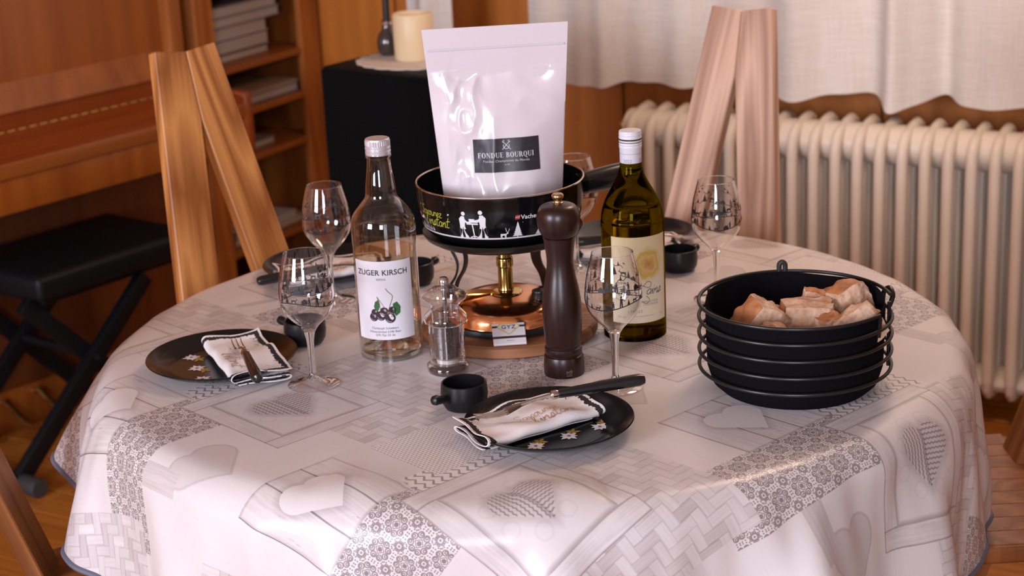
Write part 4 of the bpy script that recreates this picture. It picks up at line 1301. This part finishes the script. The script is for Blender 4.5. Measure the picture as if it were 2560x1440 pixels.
mapped(lg, lambda x, y: ((.0271) * cos(-1.35 + x / .027), .0271 * sin(-1.35 + x / .027), y), 'emblem', mat('emblem_grey', (.20, .16, .15), .5), mill)

# ================================================================== ACRYLIC GRINDER
gri = thing('salt_grinder', 'clear acrylic grinder filled with dark peppercorns and steel knob', 'grinder', (-.0898, 2.2031, TZ))
M_acr = thin_glass('acrylic', (.97, .96, .96), 1.5, boost=2.2)
M_acrs = solid_glass('acrylic_solid', (.99, .985, .985), 1.33)
one('foot_ring', lathe([(0, .0), (.0280, 0), (.0292, .002), (.0292, .008), (.0278, .0105), (.0246, .0125), (0, .0125)], 56), M_acr, gri)
one('jar', lathe([(.0240, .0125), (.0238, .016), (.0237, .066), (.0237, .068)], 56), M_acr, gri, smooth=60)
one('jar_liner', lathe([(.0195, .0205), (.0192, .022), (.0190, .067)], 48), M_acr, gri, smooth=60)
one('collar', lathe([(.0195, .0675), (.0245, .0665), (.0285, .069), (.0296, .0735), (.0285, .0775), (.0240, .0825), (.0205, .0865), (.0195, .088), (.0185, .088), (.0185, .070)], 56), M_acr, gri, smooth=50)
hv = MB(); pr = smooth_path([(.0200, .088, 0), (.0196, .092, 0), (.0215, .098, 0), (.0222, .104, 0), (.0208, .110, 0), (.0172, .1145, 0), (.0150, .1165, 0), (.0100, .1172, 0), (.004, .118, 0)], 3)
nA = 64; v = []; f = []
for q in pr:
    for i in range(nA):
        a = 2 * pi * i / nA
        bulge = max(0, 1 - ((q.y - .105) / .0095) ** 2)
        lobe = max(0, cos(2 * a)) ** 3
        r = q.x + .0088 * bulge * lobe
        v.append((r * cos(a + pi), r * sin(a + pi), q.y))
for j in range(len(pr) - 1):
    for i in range(nA):
        k = (i + 1) % nA; f.append([j * nA + i, j * nA + k, (j + 1) * nA + k, (j + 1) * nA + i])
one('head', (v, f), M_acr, gri, smooth=60)
one('spindle', tube([(0, 0, .030), (0, 0, .092), (0, 0, .094), (0, 0, .118)], [.0020, .0020, .0030, .0026], 12), M_steel, gri)
one('knob', lathe([(0, .1172), (.0035, .1172), (.0040, .1185), (.0068, .1202), (.0077, .1235), (.0070, .1275), (.0045, .1302), (0, .1308)], 32), mat('chrome', (.8, .8, .8), .12, metal=1.0), gri)
one('mechanism', lathe([(0, .0128), (.015, .0128), (.0155, .018), (.0185, .020), (0, .0205)], 32), mat('grinder_grey', (.55, .49, .45), .4), gri)
rp = random.Random(2)
pb = MB()
pb.add(lathe([(0, .0215), (.0165, .0215), (.0172, .024), (.0172, .058), (.014, .0615), (0, .0625)], 32))
for i in range(420):
    a = rp.uniform(0, 2 * pi); z = rp.uniform(.0235, .0605); r = rp.uniform(.0164, .0172)
    s = rp.uniform(.0010, .0016)
    c = Vector((r * cos(a), r * sin(a), z))
    oc = [c + Vector(d) * s for d in ((1, 0, 0), (-1, 0, 0), (0, 1, 0), (0, -1, 0), (0, 0, 1), (0, 0, -1))]
    pb.add((oc, [[0, 2, 4], [2, 1, 4], [1, 3, 4], [3, 0, 4], [2, 0, 5], [1, 2, 5], [3, 1, 5], [0, 3, 5]]))
pc = pb.build('peppercorns', mat('peppercorn', (.075, .052, .045), .7, var=.6, vscale=420), gri, smooth=0)
pc['kind'] = 'stuff'

# ================================================================== BURNER ON ITS BOARD
BXc, BYc = -.0085, 2.350
board = one('wooden_board', lathe([(0, 0), (.120, 0), (.1245, .003), (.1255, .009), (.1245, .0155), (.121, .0182), (0, .0182)], 64), wood('board_wood', (.23, .088, .036), (.44, .19, .085), rough=.45, axis=0, fine=40, along=5, ring=14), loc=(BXc + .003, BYc + .003, TZ + .0003))
tag(board, 'round wooden board under the fondue burner', 'board')
M_iron = mat('black_iron', (.010, .0095, .010), .34)
M_copper = mat('copper', (.92, .42, .19), .17, metal=1.0, var=.10, vscale=25)
M_brassp = mat('brass_polished', (.66, .45, .13), .14, metal=1.0)
bur = thing('fondue_burner', 'copper and brass fondue burner with black iron stand', 'burner', (BXc, BYc, TZ + .0187))
one('tray', lathe([(0, 0), (.086, 0), (.0925, .002), (.0935, .006), (.0925, .0105), (.090, .011), (.088, .006), (0, .005)], 56), M_iron, bur)
one('copper_dome', lathe([(.084, .0066), (.0850, .010), (.0842, .0122), (.0832, .0135), (.0818, .0195), (.0782, .0265), (.0715, .0322), (.060, .0362), (.046, .0385), (.034, .0396), (.026, .0402), (.019, .0406), (.0, .0408)], 72), M_copper, bur)
one('flange', lathe([(0, .0398), (.022, .0398), (.0235, .0408), (.0225, .0422), (.015, .0440), (0, .0440)], 40), M_brassp, bur)
one('post', lathe([(0, .0435), (.0105, .0435), (.0115, .046), (.0105, .049), (.0102, .078), (.0116, .0795), (.0120, .083), (.0116, .0865), (.0120, .090), (.0116, .0915), (.0102, .093), (.0102, .123), (0, .123)], 40), M_brassp, bur)
one('lever', prism([(-.072, -.008), (-.040, -.010), (-.012, -.006), (-.012, .006), (-.040, .012), (-.072, .006)], .0415, .0432), M_brassp, bur)
one('regulator_knob', lathe([(0, 0), (.0075, 0), (.0085, .004), (.0085, .010), (.007, .014), (0, .014)], 20), M_iron, bur, loc=(-.082, -.003, .0385))
one('filler_cap', lathe([(0, 0), (.011, 0), (.0115, .004), (.010, .009), (.0105, .0105), (.010, .012), (0, .013)], 24), M_iron, bur, loc=(.046, -.026, .0375))
pl_z = .1265
one('pan_ring', lathe([(.070, pl_z), (.0985, pl_z - .003), (.1085, pl_z + .003), (.1125, pl_z + .0095), (.1115, pl_z + .0105), (.106, pl_z + .0055), (.097, pl_z + .0015), (.070, pl_z + .004), (.070, pl_z)], 72), M_iron, bur)
one('flame_plate', lathe([(0, pl_z - .004), (.05, pl_z - .004), (.071, pl_z), (.071, pl_z + .003), (.05, pl_z), (0, pl_z)], 40), M_iron, bur)
def strap(pts, w, t):
    """flat iron strap following pts (radius, z), in the local xz plane"""
    p = smooth_path([(a, b, 0) for a, b in pts], 5); v = []; f = []
    for i, q in enumerate(p):
        tg = (p[min(i + 1, len(p) - 1)] - p[max(i - 1, 0)]).normalized(); nn = Vector((-tg.y, tg.x))
        for (yy, s) in ((-w, 1), (w, 1), (w, -1), (-w, -1)): v.append((q.x + nn.x * t * s, yy, q.y + nn.y * t * s))
    for i in range(len(p) - 1):
        for k in range(4): f.append([4 * i + k, 4 * i + (k + 1) % 4, 4 * i + 4 + (k + 1) % 4, 4 * i + 4 + k])
    f += [[3, 2, 1, 0], [4 * len(p) - 4 + k for k in range(4)]]
    return v, f
for deg, wd in ((176, .0035), (146, .0035), (18, .0085), (48, .0085)):
    o = one('stand_leg', strap([(.0885, .008), (.0900, .020), (.083, .045), (.070, .066), (.0665, .085), (.074, .105), (.083, .1245)], wd, .0016), M_iron, bur)
    o.rotation_euler.z = radians(deg)
# matchbook leaning on the tray edge
mb_ = thing('matchbook', 'white matchbook with yellow emblem and brown stripes leaning on the burner', 'matchbook', (BXc + .0015, BYc - .0985, TZ + .0195), radians(4))
tl = Matrix.Rotation(radians(32), 4, 'X')
o = one('cover', rbox(-.0225, .0225, -.0185, .0185, -.0018, .0018, .0006, 1), mat('matchbook_card', (.75, .68, .68), .5), mb_, smooth=0); o.matrix_local = Matrix.Translation((0, 0, .0105)) @ tl
M_stripe = mat('matchbook_brown', (.055, .028, .030), .5); M_yel = mat('matchbook_yellow', (.62, .47, .03), .5)
def flat(z): return lambda x, y: (x, y, z)
mapped([poly([(-.0225, -.0085), (.0225, -.0085), (.0225, -.0045), (-.0225, -.0045)]), poly([(-.0225, .0105), (.0225, .0105), (.0225, .0140), (-.0225, .0140)]), ribbon([(-.004, -.0125), (.006, -.0125)], .0006, 1)], flat(.00185), 'stripe', M_stripe, o)
mapped([poly([(-.015, .0115), (-.0115, .0172), (.0115, .0172), (.015, .0115), (0, -.0015)])], flat(.0019), 'emblem', mat('matchbook_card', (.75, .68, .68), .5), o)
mapped([ribbon([(-.015, .0115), (-.0115, .0172), (.0115, .0172), (.015, .0115), (0, -.0015), (-.015, .0115)], .0016, 1)], flat(.00195), 'emblem', M_yel, o)
mapped([text2('GYZ', .0095, 0, .0110, bold=.0001, spacing=1.1)], flat(.0020), 'lettering', M_stripe, o)

# ================================================================== FONDUE PAN
M_enam = mat('black_enamel', (.004, .004, .0045), .10, spec=.34)
PZ0 = TZ + .0187 + .1322
pan = thing('fondue_pan', 'black enamel fondue pan with white printed figures on the burner', 'pan', (-.0099, 2.3493, PZ0))
PH = .975 - PZ0
prof_o = smooth_path([(.0840, 0, 0), (.0930, .0016, 0), (.1010, .0070, 0), (.1075, .0150, 0), (.1122, .030, 0), (.1148, .052, 0), (.1160, PH - .002, 0)], 4)
pr = [(0, 0)] + [(p.x, p.y) for p in prof_o] + [(.1163, PH), (.1150, PH + .0006), (.1142, PH)] + [(p.x - .0020, max(p.y, .0025)) for p in reversed(prof_o[2:-1])] + [(.086, .0025), (0, .0025)]
one('body', lathe(pr, 96), M_enam, pan)
one('rim', tube([(.1158 * cos(2 * pi * i / 96), .1158 * sin(2 * pi * i / 96), PH + .0002) for i in range(96)], .0013, 8, closed=True), mat('rim_steel', (.66, .60, .56), .18, metal=1.0), pan)
hdl = one('handle', tube([(.110, .030, PH - .022), (.122, .036, PH - .0215), (.138, .045, PH - .021), (.158, .056, PH - .020), (.180, .068, PH - .019), (.187, .072, PH - .019)], [.014, .0155, .0170, .0178, .0175, .011], 18), M_hand, pan)
one('handle_ferrule', tube([(.106, .028, PH - .022), (.117, .0335, PH - .0216)], [.016, .0165], 18), M_enam, hdl)
def panr(z):
    for a, b in zip(prof_o[:-1], prof_o[1:]):
        if a.y <= z <= b.y: return a.x + (b.x - a.x) * (z - a.y) / max(1e-9, b.y - a.y)
    return prof_o[-1].x
def pan_on(off):
    def fn(x, z):
        a = -pi / 2 + x / .113; r = panr(z) + off
        return (r * cos(a), r * sin(a), z)
    return fn
zb = .0185
pr_ = []
n = 70
pr_.append(ribbon([(-.17 + .34 * i / n, zb - .0008) for i in range(n + 1)], .0022, 1))
def man(x, h, s):
    return [disc(x + s * .001, zb + h * .92, h * .075, 12),
            poly([(x - s * h * .05, zb + h * .83), (x + s * h * .06, zb + h * .82), (x + s * h * .08, zb + h * .60), (x + s * h * .06, zb + h * .45), (x + s * h * .12, zb + h * .2), (x + s * h * .16, zb), (x + s * h * .03, zb), (x + s * h * .01, zb + h * .25), (x - s * h * .02, zb + h * .42), (x - s * h * .08, zb + h * .2), (x - s * h * .07, zb), (x - s * h * .19, zb), (x - s * h * .17, zb + h * .22), (x - s * h * .13, zb + h * .48), (x - s * h * .15, zb + h * .72)]),
            ribbon([(x, zb + h * .76), (x + s * h * .14, zb + h * .60), (x + s * h * .30, zb + h * .62)], h * .07, 3)]
pr_ += man(-.0525, .0375, 1) + man(-.0265, .0400, -1)
pr_ += [poly([(-.0475, zb + .0215), (-.0315, zb + .0215), (-.0315, zb + .0195), (-.0475, zb + .0195)]), ribbon([(-.0395, zb + .020), (-.0385, zb + .010), (-.038, zb)], .0016, 2), ribbon([(-.044, zb + .0005), (-.038, zb + .003), (-.032, zb + .0005)], .0013, 3), poly([(-.0435, zb + .0225), (-.0365, zb + .0225), (-.036, zb + .0275), (-.044, zb + .0275)]), ribbon([(-.037, zb + .025), (-.031, zb + .0265)], .0013, 1)]
# deer
dx = .0025
pr_ += goat(dx, zb, .0075) + [ribbon([(dx + .0050, zb + .0075), (dx + .0035, zb + .0110), (dx + .0028, zb + .0145)], .0006, 2), ribbon([(dx + .0055, zb + .0075), (dx + .0070, zb + .0105), (dx + .0078, zb + .0135)], .0006, 2)]
pr_ += tree(.0217, zb, .0215, .0072) + tree(.052, zb, .010, .0055) + tree(.058, zb, .0085, .005) + tree(.098, zb, .024, .008) + tree(.110, zb, .018, .006)
pr_ += bird(-.077, .047, .0035) + bird(.089, .052, .0035)
# mountain slope at the left end
pr_.append(poly([(-.118, zb), (-.123, zb + .008), (-.128, zb + .013), (-.135, zb + .020), (-.142, zb + .016), (-.150, zb + .022), (-.162, zb)]))
for i in range(6): pr_ += tree(-.140 + i * .006, zb + .002, .006, .002)
mapped(pr_, pan_on(.0003), 'printed_scene', M_pw, pan)
mapped(script('Savourez', .0128, -.1120, .0455, .06, .2) + script("l'instant", .0152, -.1005, .0330, .06, .2), pan_on(.0003), 'lettering', mat('print_lime', (.46, .47, .04), .5), pan)
mapped([text2('Vacherin\u00b0 Fribourgeois', .0085, .0262, .0465, bold=.00012, align='LEFT'), text2('SWITZERLAND', .0030, .060, .0415), ribbon([(.028, .0395), (.085, .0395)], .0004, 1), text2('Tout simplement', .0034, .064, .0372)], pan_on(.0003), 'lettering', M_pw, pan)
mapped([poly([(.0180, .0440), (.0245, .0440), (.0255, .0500), (.0190, .0500)])], pan_on(.0003), 'emblem', mat('print_red', (.40, .03, .03), .5), pan)
mapped([shift(text2('AOP', .0032), .0217, .047)], pan_on(.0005), 'emblem', M_pw, pan)

# ================================================================== CHEESE POUCH standing in the pan
M_pouch = mat('white_pouch_film', (.76, .68, .69), .17, spec=.6, coat=.4, coat_rough=.06, sss=.05)
pou = thing('cheese_pouch', 'white glossy stand-up pouch with black label standing in the pan', 'pouch', (-.0055, 2.340, PZ0 + .0028), radians(4))
PHt = 1.187 - PZ0 - .0028
def phalf(v): return .0785 + .0200 * v
def bulge(u, v):
    e = 1 - abs(2 * u - 1) ** 2.4
    t = max(0.0, min(1.0, (0.80 - v) / .80))
    body = .036 * e * min(1, (t * 1.25)) ** .75 if t > 0 else 0
    # irregular upper border of the filling
    return body
def wrinkle(u, v):
    x, z = u * .2, v * PHt
    n1 = abs(noise.noise(Vector((x * 24 + 3.1, z * 17, .5))))
    n2 = abs(noise.noise(Vector((x * 60 + 9, z * 36 + 4, 1.5))))
    n3 = noise.noise(Vector((x * 9 + 2, z * 11 + 7, 3.5)))
    edge = 1 - abs(2 * u - 1) ** 3
    k = edge * max(0, min(1, (.93 - v) * 6)) * max(.15, min(1, v * 4))
    lw = 1.0 + 1.1 * math.exp(-((u - .22) / .18) ** 2)
    mid = 1 - .72 * math.exp(-(((u - .62) / .28) ** 2 + ((v - .45) / .17) ** 2))
    fine = math.exp(-((u - .2) / .16) ** 2)
    return k * mid * lw * (-.0060 * n1 - .0022 * n2 * fine + .006 * n3)
def pouch_front(u, v):
    x = (2 * u - 1) * phalf(v) - .001 * v
    z = v * PHt + .003 * (1 - v) * (1 - (2 * u - 1) ** 2) * 0
    y = -(.0012 + bulge(u, v) + (wrinkle(u, v) if bulge(u, v) > .001 else wrinkle(u, v) * .25))
    yb = .10 * (v - .3) * .0
    return Vector((x, min(y, -.0006) + yb, z))
def pouch_back(u, v):
    p = pouch_front(u, v); return Vector((p.x, .0012 + bulge(u, v) * .85 - wrinkle(1 - u, v) * .5 * (1 if bulge(u, v) > .001 else .2), p.z))
NU, NV = 110, 140
v1, f1 = sheet(pouch_front, NU, NV); v2, f2 = sheet(pouch_back, NU, NV)
for i, p in enumerate(v2): p.y = max(p.y, .0006)
pm = MB(); pm.add((v1, f1)); pm.add((v2, [q[::-1] for q in f2]))
n = len(v1)
for i in range(NU):
    a = i * (NV + 1); pm.f.append([a + NV + 1, a, a + n, a + NV + 1 + n]); pm.mi.append(0)
    b = a + NV; pm.f.append([b, b + NV + 1, b + NV + 1 + n, b + n]); pm.mi.append(0)
for j in range(NV):
    pm.f.append([j, j + 1, j + 1 + n, j + n]); pm.mi.append(0)
    a = NU * (NV + 1) + j; pm.f.append([a + 1, a, a + n, a + 1 + n]); pm.mi.append(0)
pm.build('film', M_pouch, pou, smooth=70)
def pouch_pt(x, z, off):
    v = z / PHt; u = (x / phalf(v) + 1) / 2
    # keep printed label above the film around it
    p = pouch_front(u, v); return (p.x, p.y - off, p.z)
ZB = PZ0 + .0028
lz0, lz1, lx0, lx1 = .9925 - ZB, 1.0375 - ZB, -.039, .0505
lbl = one('black_label', sheet(lambda a, b: pouch_pt(lx0 + (lx1 - lx0) * a, lz0 + (lz1 - lz0) * b, .0006), 40, 20), mat('label_black', (.022, .020, .026), .32), pou, smooth=60)
lcx, lcz = (lx0 + lx1) / 2, (lz0 + lz1) / 2
P3 = lambda o: (lambda x, y: pouch_pt(lcx + x, lcz + y, o))
chev = []
for i in range(-5, 6):
    for j in range(-2, 3):
        x, y = i * .0085 + (.004 if j % 2 else 0), j * .0095
        if abs(x) < .041 and abs(y) < .019: chev.append(ribbon([(x - .003, y + .0022), (x, y - .0006), (x + .003, y + .0022)], .00035, 1))
mapped(chev, P3(.0008), 'chevron_print', mat('label_pattern', (.055, .050, .058), .4), lbl)
M_sil = mat('label_silver', (.62, .58, .62), .4)
mapped(serif('FONDUE BOURQUI', .0068, -.001, .0005) + [text2('Fondue Championne du Monde', .0044, -.001, -.0075, spacing=1.12), text2('est. 2021', .0022, 0, -.0125)], P3(.0009), 'lettering', M_sil, lbl)
mapped([ring2(0, .0125, .0040, .0008, 18, radians(150), radians(390)), ribbon([(-.0058, .0075), (.0042, .0180)], .0008, 1), ribbon([(.0058, .0075), (-.0042, .0180)], .0008, 1)] +
       [ribbon([(s * (.0032 + d * .0010), .0172 - d * .0010 + .0006), (s * (.0048 + d * .0010), .0190 - d * .0010 + .0006)], .0005, 1) for s in (-1, 1) for d in (-1, 0, 1)], P3(.0009), 'emblem', M_sil, lbl)
one('zip_seal', sheet(lambda a, b: pouch_pt((2 * a - 1) * (phalf(.895) - .004), PHt * (.893 + .010 * b), .0007 + .0009 * sin(pi * b)), 60, 6), M_pouch, pou, smooth=60)

# ================================================================== BREAD BASKET
BKX, BKY = .355, 2.092
M_felt = mat('black_felt', (.006, .0055, .007), .95, bump=.5, bscale=1200, spec=.05)
M_wire = mat('black_wire', (.010, .0095, .009), .36, spec=.35)
bas = thing('bread_basket', 'round black felt bread basket inside a coiled black wire rack', 'basket', (BKX, BKY, TZ))
def lin(u, v):
    a = 2 * pi * u
    # outside up, over the rim, inside down
    H = .1125 + .003 * sin(a) + .002 * sin(a * 3 + .6) + .0015 * sin(a * 5)
    prof = [(.0945, .0006), (.1045, .010), (.1105, .030), (.1118, .070), (.1122, H * .96), (.1112, H), (.1098, H), (.1088, H * .96), (.1078, .070), (.1065, .030), (.1005, .012), (.090, .0045)]
    t = v * (len(prof) - 1); i = min(int(t), len(prof) - 2); q = t - i
    r = prof[i][0] + (prof[i + 1][0] - prof[i][0]) * q; z = prof[i][1] + (prof[i + 1][1] - prof[i][1]) * q
    fold = math.exp(-((((math.degrees(a) - 200 + 180) % 360) - 180) / 9) ** 2) * .007 * max(0, (z - .05) / .07)
    return ((r - fold) * cos(a), (r - fold) * sin(a), z)
lb = MB(); lb.add(sheet(lin, 120, 33)); lb.add(lathe([(0, .0006), (.0946, .0006)], 60)); lb.add(lathe([(.0902, .0045), (0, .0045)], 60))
one_ = lb.build('felt_liner', M_felt, bas, smooth=60)
for i, z in enumerate((.1135, .0930, .0716, .0501, .0295)):
    pts = []
    a0, a1 = (radians(-32), radians(328 - 24)) if i == 0 else (0, 2 * pi)
    if i == 0:
        for k in range(91):
            a = radians(-42) - (radians(318)) * k / 90; pts.append((.1205 * cos(a), .1205 * sin(a), z))
        e = pts[0]; pts = [(e[0] * .965 + .004, e[1] * .93, z - .030), (e[0] * .985 + .003, e[1] * .97, z - .006)] + pts
        one('wire', tube(pts, .0024, 10), M_wire, bas)
    else:
        one('wire', tube([(.1205 * cos(2 * pi * k / 96), .1205 * sin(2 * pi * k / 96), z) for k in range(96)], .0024, 10, closed=True), M_wire, bas)
for deg in (-14, 24, 150):
    a = radians(deg); r = .1165
    one('upright', tube([(r * cos(a), r * sin(a), z) for z in (.029, .05, .07, .1135)], .0023, 8), M_wire, bas)
lp = [(.1165 * cos(pi / 2 - .03) + d, .1165 + .003, z) for d, z in ((-.004, .085), (-.004, .118), (-.0035, .1235), (-.001, .126), (.001, .126), (.0035, .1235), (.004, .118), (.004, .085))]
one('back_loop', tube(smooth_path(lp, 4), .0034, 10), mat('grey_wire', (.028, .028, .025), .5, spec=.3), bas)
one('side_loop', tube(smooth_path([(.117, .028, .090), (.120, .034, .106), (.1255, .026, .114), (.1265, .012, .108), (.121, .006, .096)], 5), .0032, 10), M_wire, bas)

def bread_mats():
    m1, nt, b = new_mat('bread_crust')
    tc = nt.nodes.new('ShaderNodeTexCoord')
    n = nt.nodes.new('ShaderNodeTexNoise'); n.inputs['Scale'].default_value = 45; n.inputs['Detail'].default_value = 5
    nt.links.new(tc.outputs['Object'], n.inputs['Vector'])
    r = nt.nodes.new('ShaderNodeValToRGB'); r.color_ramp.elements[0].position = .32; r.color_ramp.elements[1].position = .68
    r.color_ramp.elements[0].color = (.30, .09, .022, 1); r.color_ramp.elements[1].color = (.60, .27, .11, 1)
    nt.links.new(n.outputs['Fac'], r.inputs[0]); nt.links.new(r.outputs[0], b.inputs['Base Color'])
    bp = nt.nodes.new('ShaderNodeBump'); bp.inputs['Strength'].default_value = .5; bp.inputs['Distance'].default_value = .002
    nt.links.new(n.outputs['Fac'], bp.inputs['Height']); nt.links.new(bp.outputs[0], b.inputs['Normal']); setp(b, rough=.6)
    m2, nt, b = new_mat('bread_crumb')
    tc = nt.nodes.new('ShaderNodeTexCoord')
    n = nt.nodes.new('ShaderNodeTexVoronoi'); n.inputs['Scale'].default_value = 170
    n2 = nt.nodes.new('ShaderNodeTexNoise'); n2.inputs['Scale'].default_value = 60; n2.inputs['Detail'].default_value = 4
    for q in (n, n2): nt.links.new(tc.outputs['Object'], q.inputs['Vector'])
    r = nt.nodes.new('ShaderNodeValToRGB'); r.color_ramp.elements[0].position = .30; r.color_ramp.elements[1].position = .7
    r.color_ramp.elements[0].color = (.46, .24, .13, 1); r.color_ramp.elements[1].color = (.76, .52, .36, 1)
    nt.links.new(n2.outputs['Fac'], r.inputs[0]); nt.links.new(r.outputs[0], b.inputs['Base Color'])
    bp = nt.nodes.new('ShaderNodeBump'); bp.inputs['Strength'].default_value = .35; bp.inputs['Distance'].default_value = .003
    nt.links.new(n.outputs['Distance'], bp.inputs['Height']); nt.links.new(bp.outputs[0], b.inputs['Normal']); setp(b, rough=.85, sss=.05)
    return m1, m2
M_crust, M_crumb = bread_mats()
def bread(label, c, size, rot, crust, seed, wedge=0.0):
    bm = bmesh.new(); bmesh.ops.create_cube(bm, size=1.0)
    bmesh.ops.subdivide_edges(bm, edges=list(bm.edges), cuts=11, use_grid_fill=True)
    cd = Vector(crust).normalized()
    o3 = Vector((seed * 3.7, seed * 1.3, seed * 7.1))
    faces_c = []
    for f in bm.faces: faces_c.append(f.normal.dot(cd) > .5)
    for q in bm.verts:
        p = q.co.copy()
        s = p.normalized() * .62
        w = .30
        side = max(0, p.dot(cd)) * 2
        p = p.lerp(s, w + .25 * side)
        p.x *= 1 - wedge * (p.z + .5)
        tn = noise.noise(p * 3.2 + o3) * .10 + noise.noise(p * 9 + o3) * .045 * (1.2 - side)
        tn += noise.noise(p * 22 + o3) * .02 * (1.3 - side)
        p += p.normalized() * tn
        q.co = Vector((p.x * size[0], p.y * size[1], p.z * size[2]))
    bm.normal_update()
    o = MB()
    v = [q.co.copy() for q in bm.verts]
    bm.verts.index_update()
    for f, isc in zip(bm.faces, faces_c): o.f.append([q.index for q in f.verts]); o.mi.append(0 if isc else 1)
    o.v = v; bm.free()
    ob = o.build('bread_piece', [M_crust, M_crumb], None, smooth=60)
    ob.location = c; ob.rotation_euler = rot
    return tag(ob, label, 'bread', 'torn bread in the basket')
z_ = .8
BR = [('large torn bread chunk with reddish crust side against the left felt fold', (.308, 2.080, 0.836), (.062, .05, .058), (.1, .55, .3), (-1, -.3, .2), 1, .25),
      ('small pale bread cube in front of the large crusty chunk', (.322, 2.043, 0.828), (.040, .036, .036), (.3, .5, .6), (.3, 1, .6), 2, .1),
      ('broad pale torn bread slab in the middle of the basket', (.368, 2.085, 0.837), (.064, .045, .048), (.0, .05, -.1), (-1, .1, .0), 3, 0),
      ('tall torn bread piece with browned top at the far side', (.428, 2.118, 0.846), (.050, .048, .052), (-.2, -.3, .4), (.2, .1, 1), 4, .1),
      ('oval end slice with brown crust ring at the felt rim', (.428, 2.052, 0.834), (.060, .046, .050), (-.35, -.55, .25), (1, .5, -.1), 5, .1),
      ('narrow pale bread piece between the slab and the end slice', (.396, 2.060, 0.826), (.036, .038, .052), (.0, -.2, .2), (.5, .3, .6), 6, .1),
      ('low bread crumb chunk at the front wire', (.352, 2.014, 0.816), (.046, .034, .032), (.2, .1, .2), (-1, .1, .2), 7, .1),
      ('small triangular crust piece at the front wire', (.384, 2.012, 0.820), (.042, .032, .040), (.0, .35, -.3), (-.8, -.1, .8), 8, .5),
      ('flat brown crust scrap low beside the felt fold', (.276, 2.052, 0.818), (.036, .036, .022), (.0, .0, .4), (0, 0, 1), 9, 0),
      ('thin crust strip standing behind the broad slab', (.383, 2.125, 0.842), (.030, .018, .046), (.1, .2, -.1), (.6, .2, .8), 10, 0),
      ('bread chunk buried under the others on the basket floor', (.342, 2.080, .788), (.085, .080, .050), (.0, .0, .4), (0, 0, -1), 11, 0),
      ('second bread chunk buried on the basket floor', (.408, 2.095, .790), (.058, .080, .052), (.0, .0, -.3), (0, 0, -1), 12, 0)]
for b in BR: bread(*b)
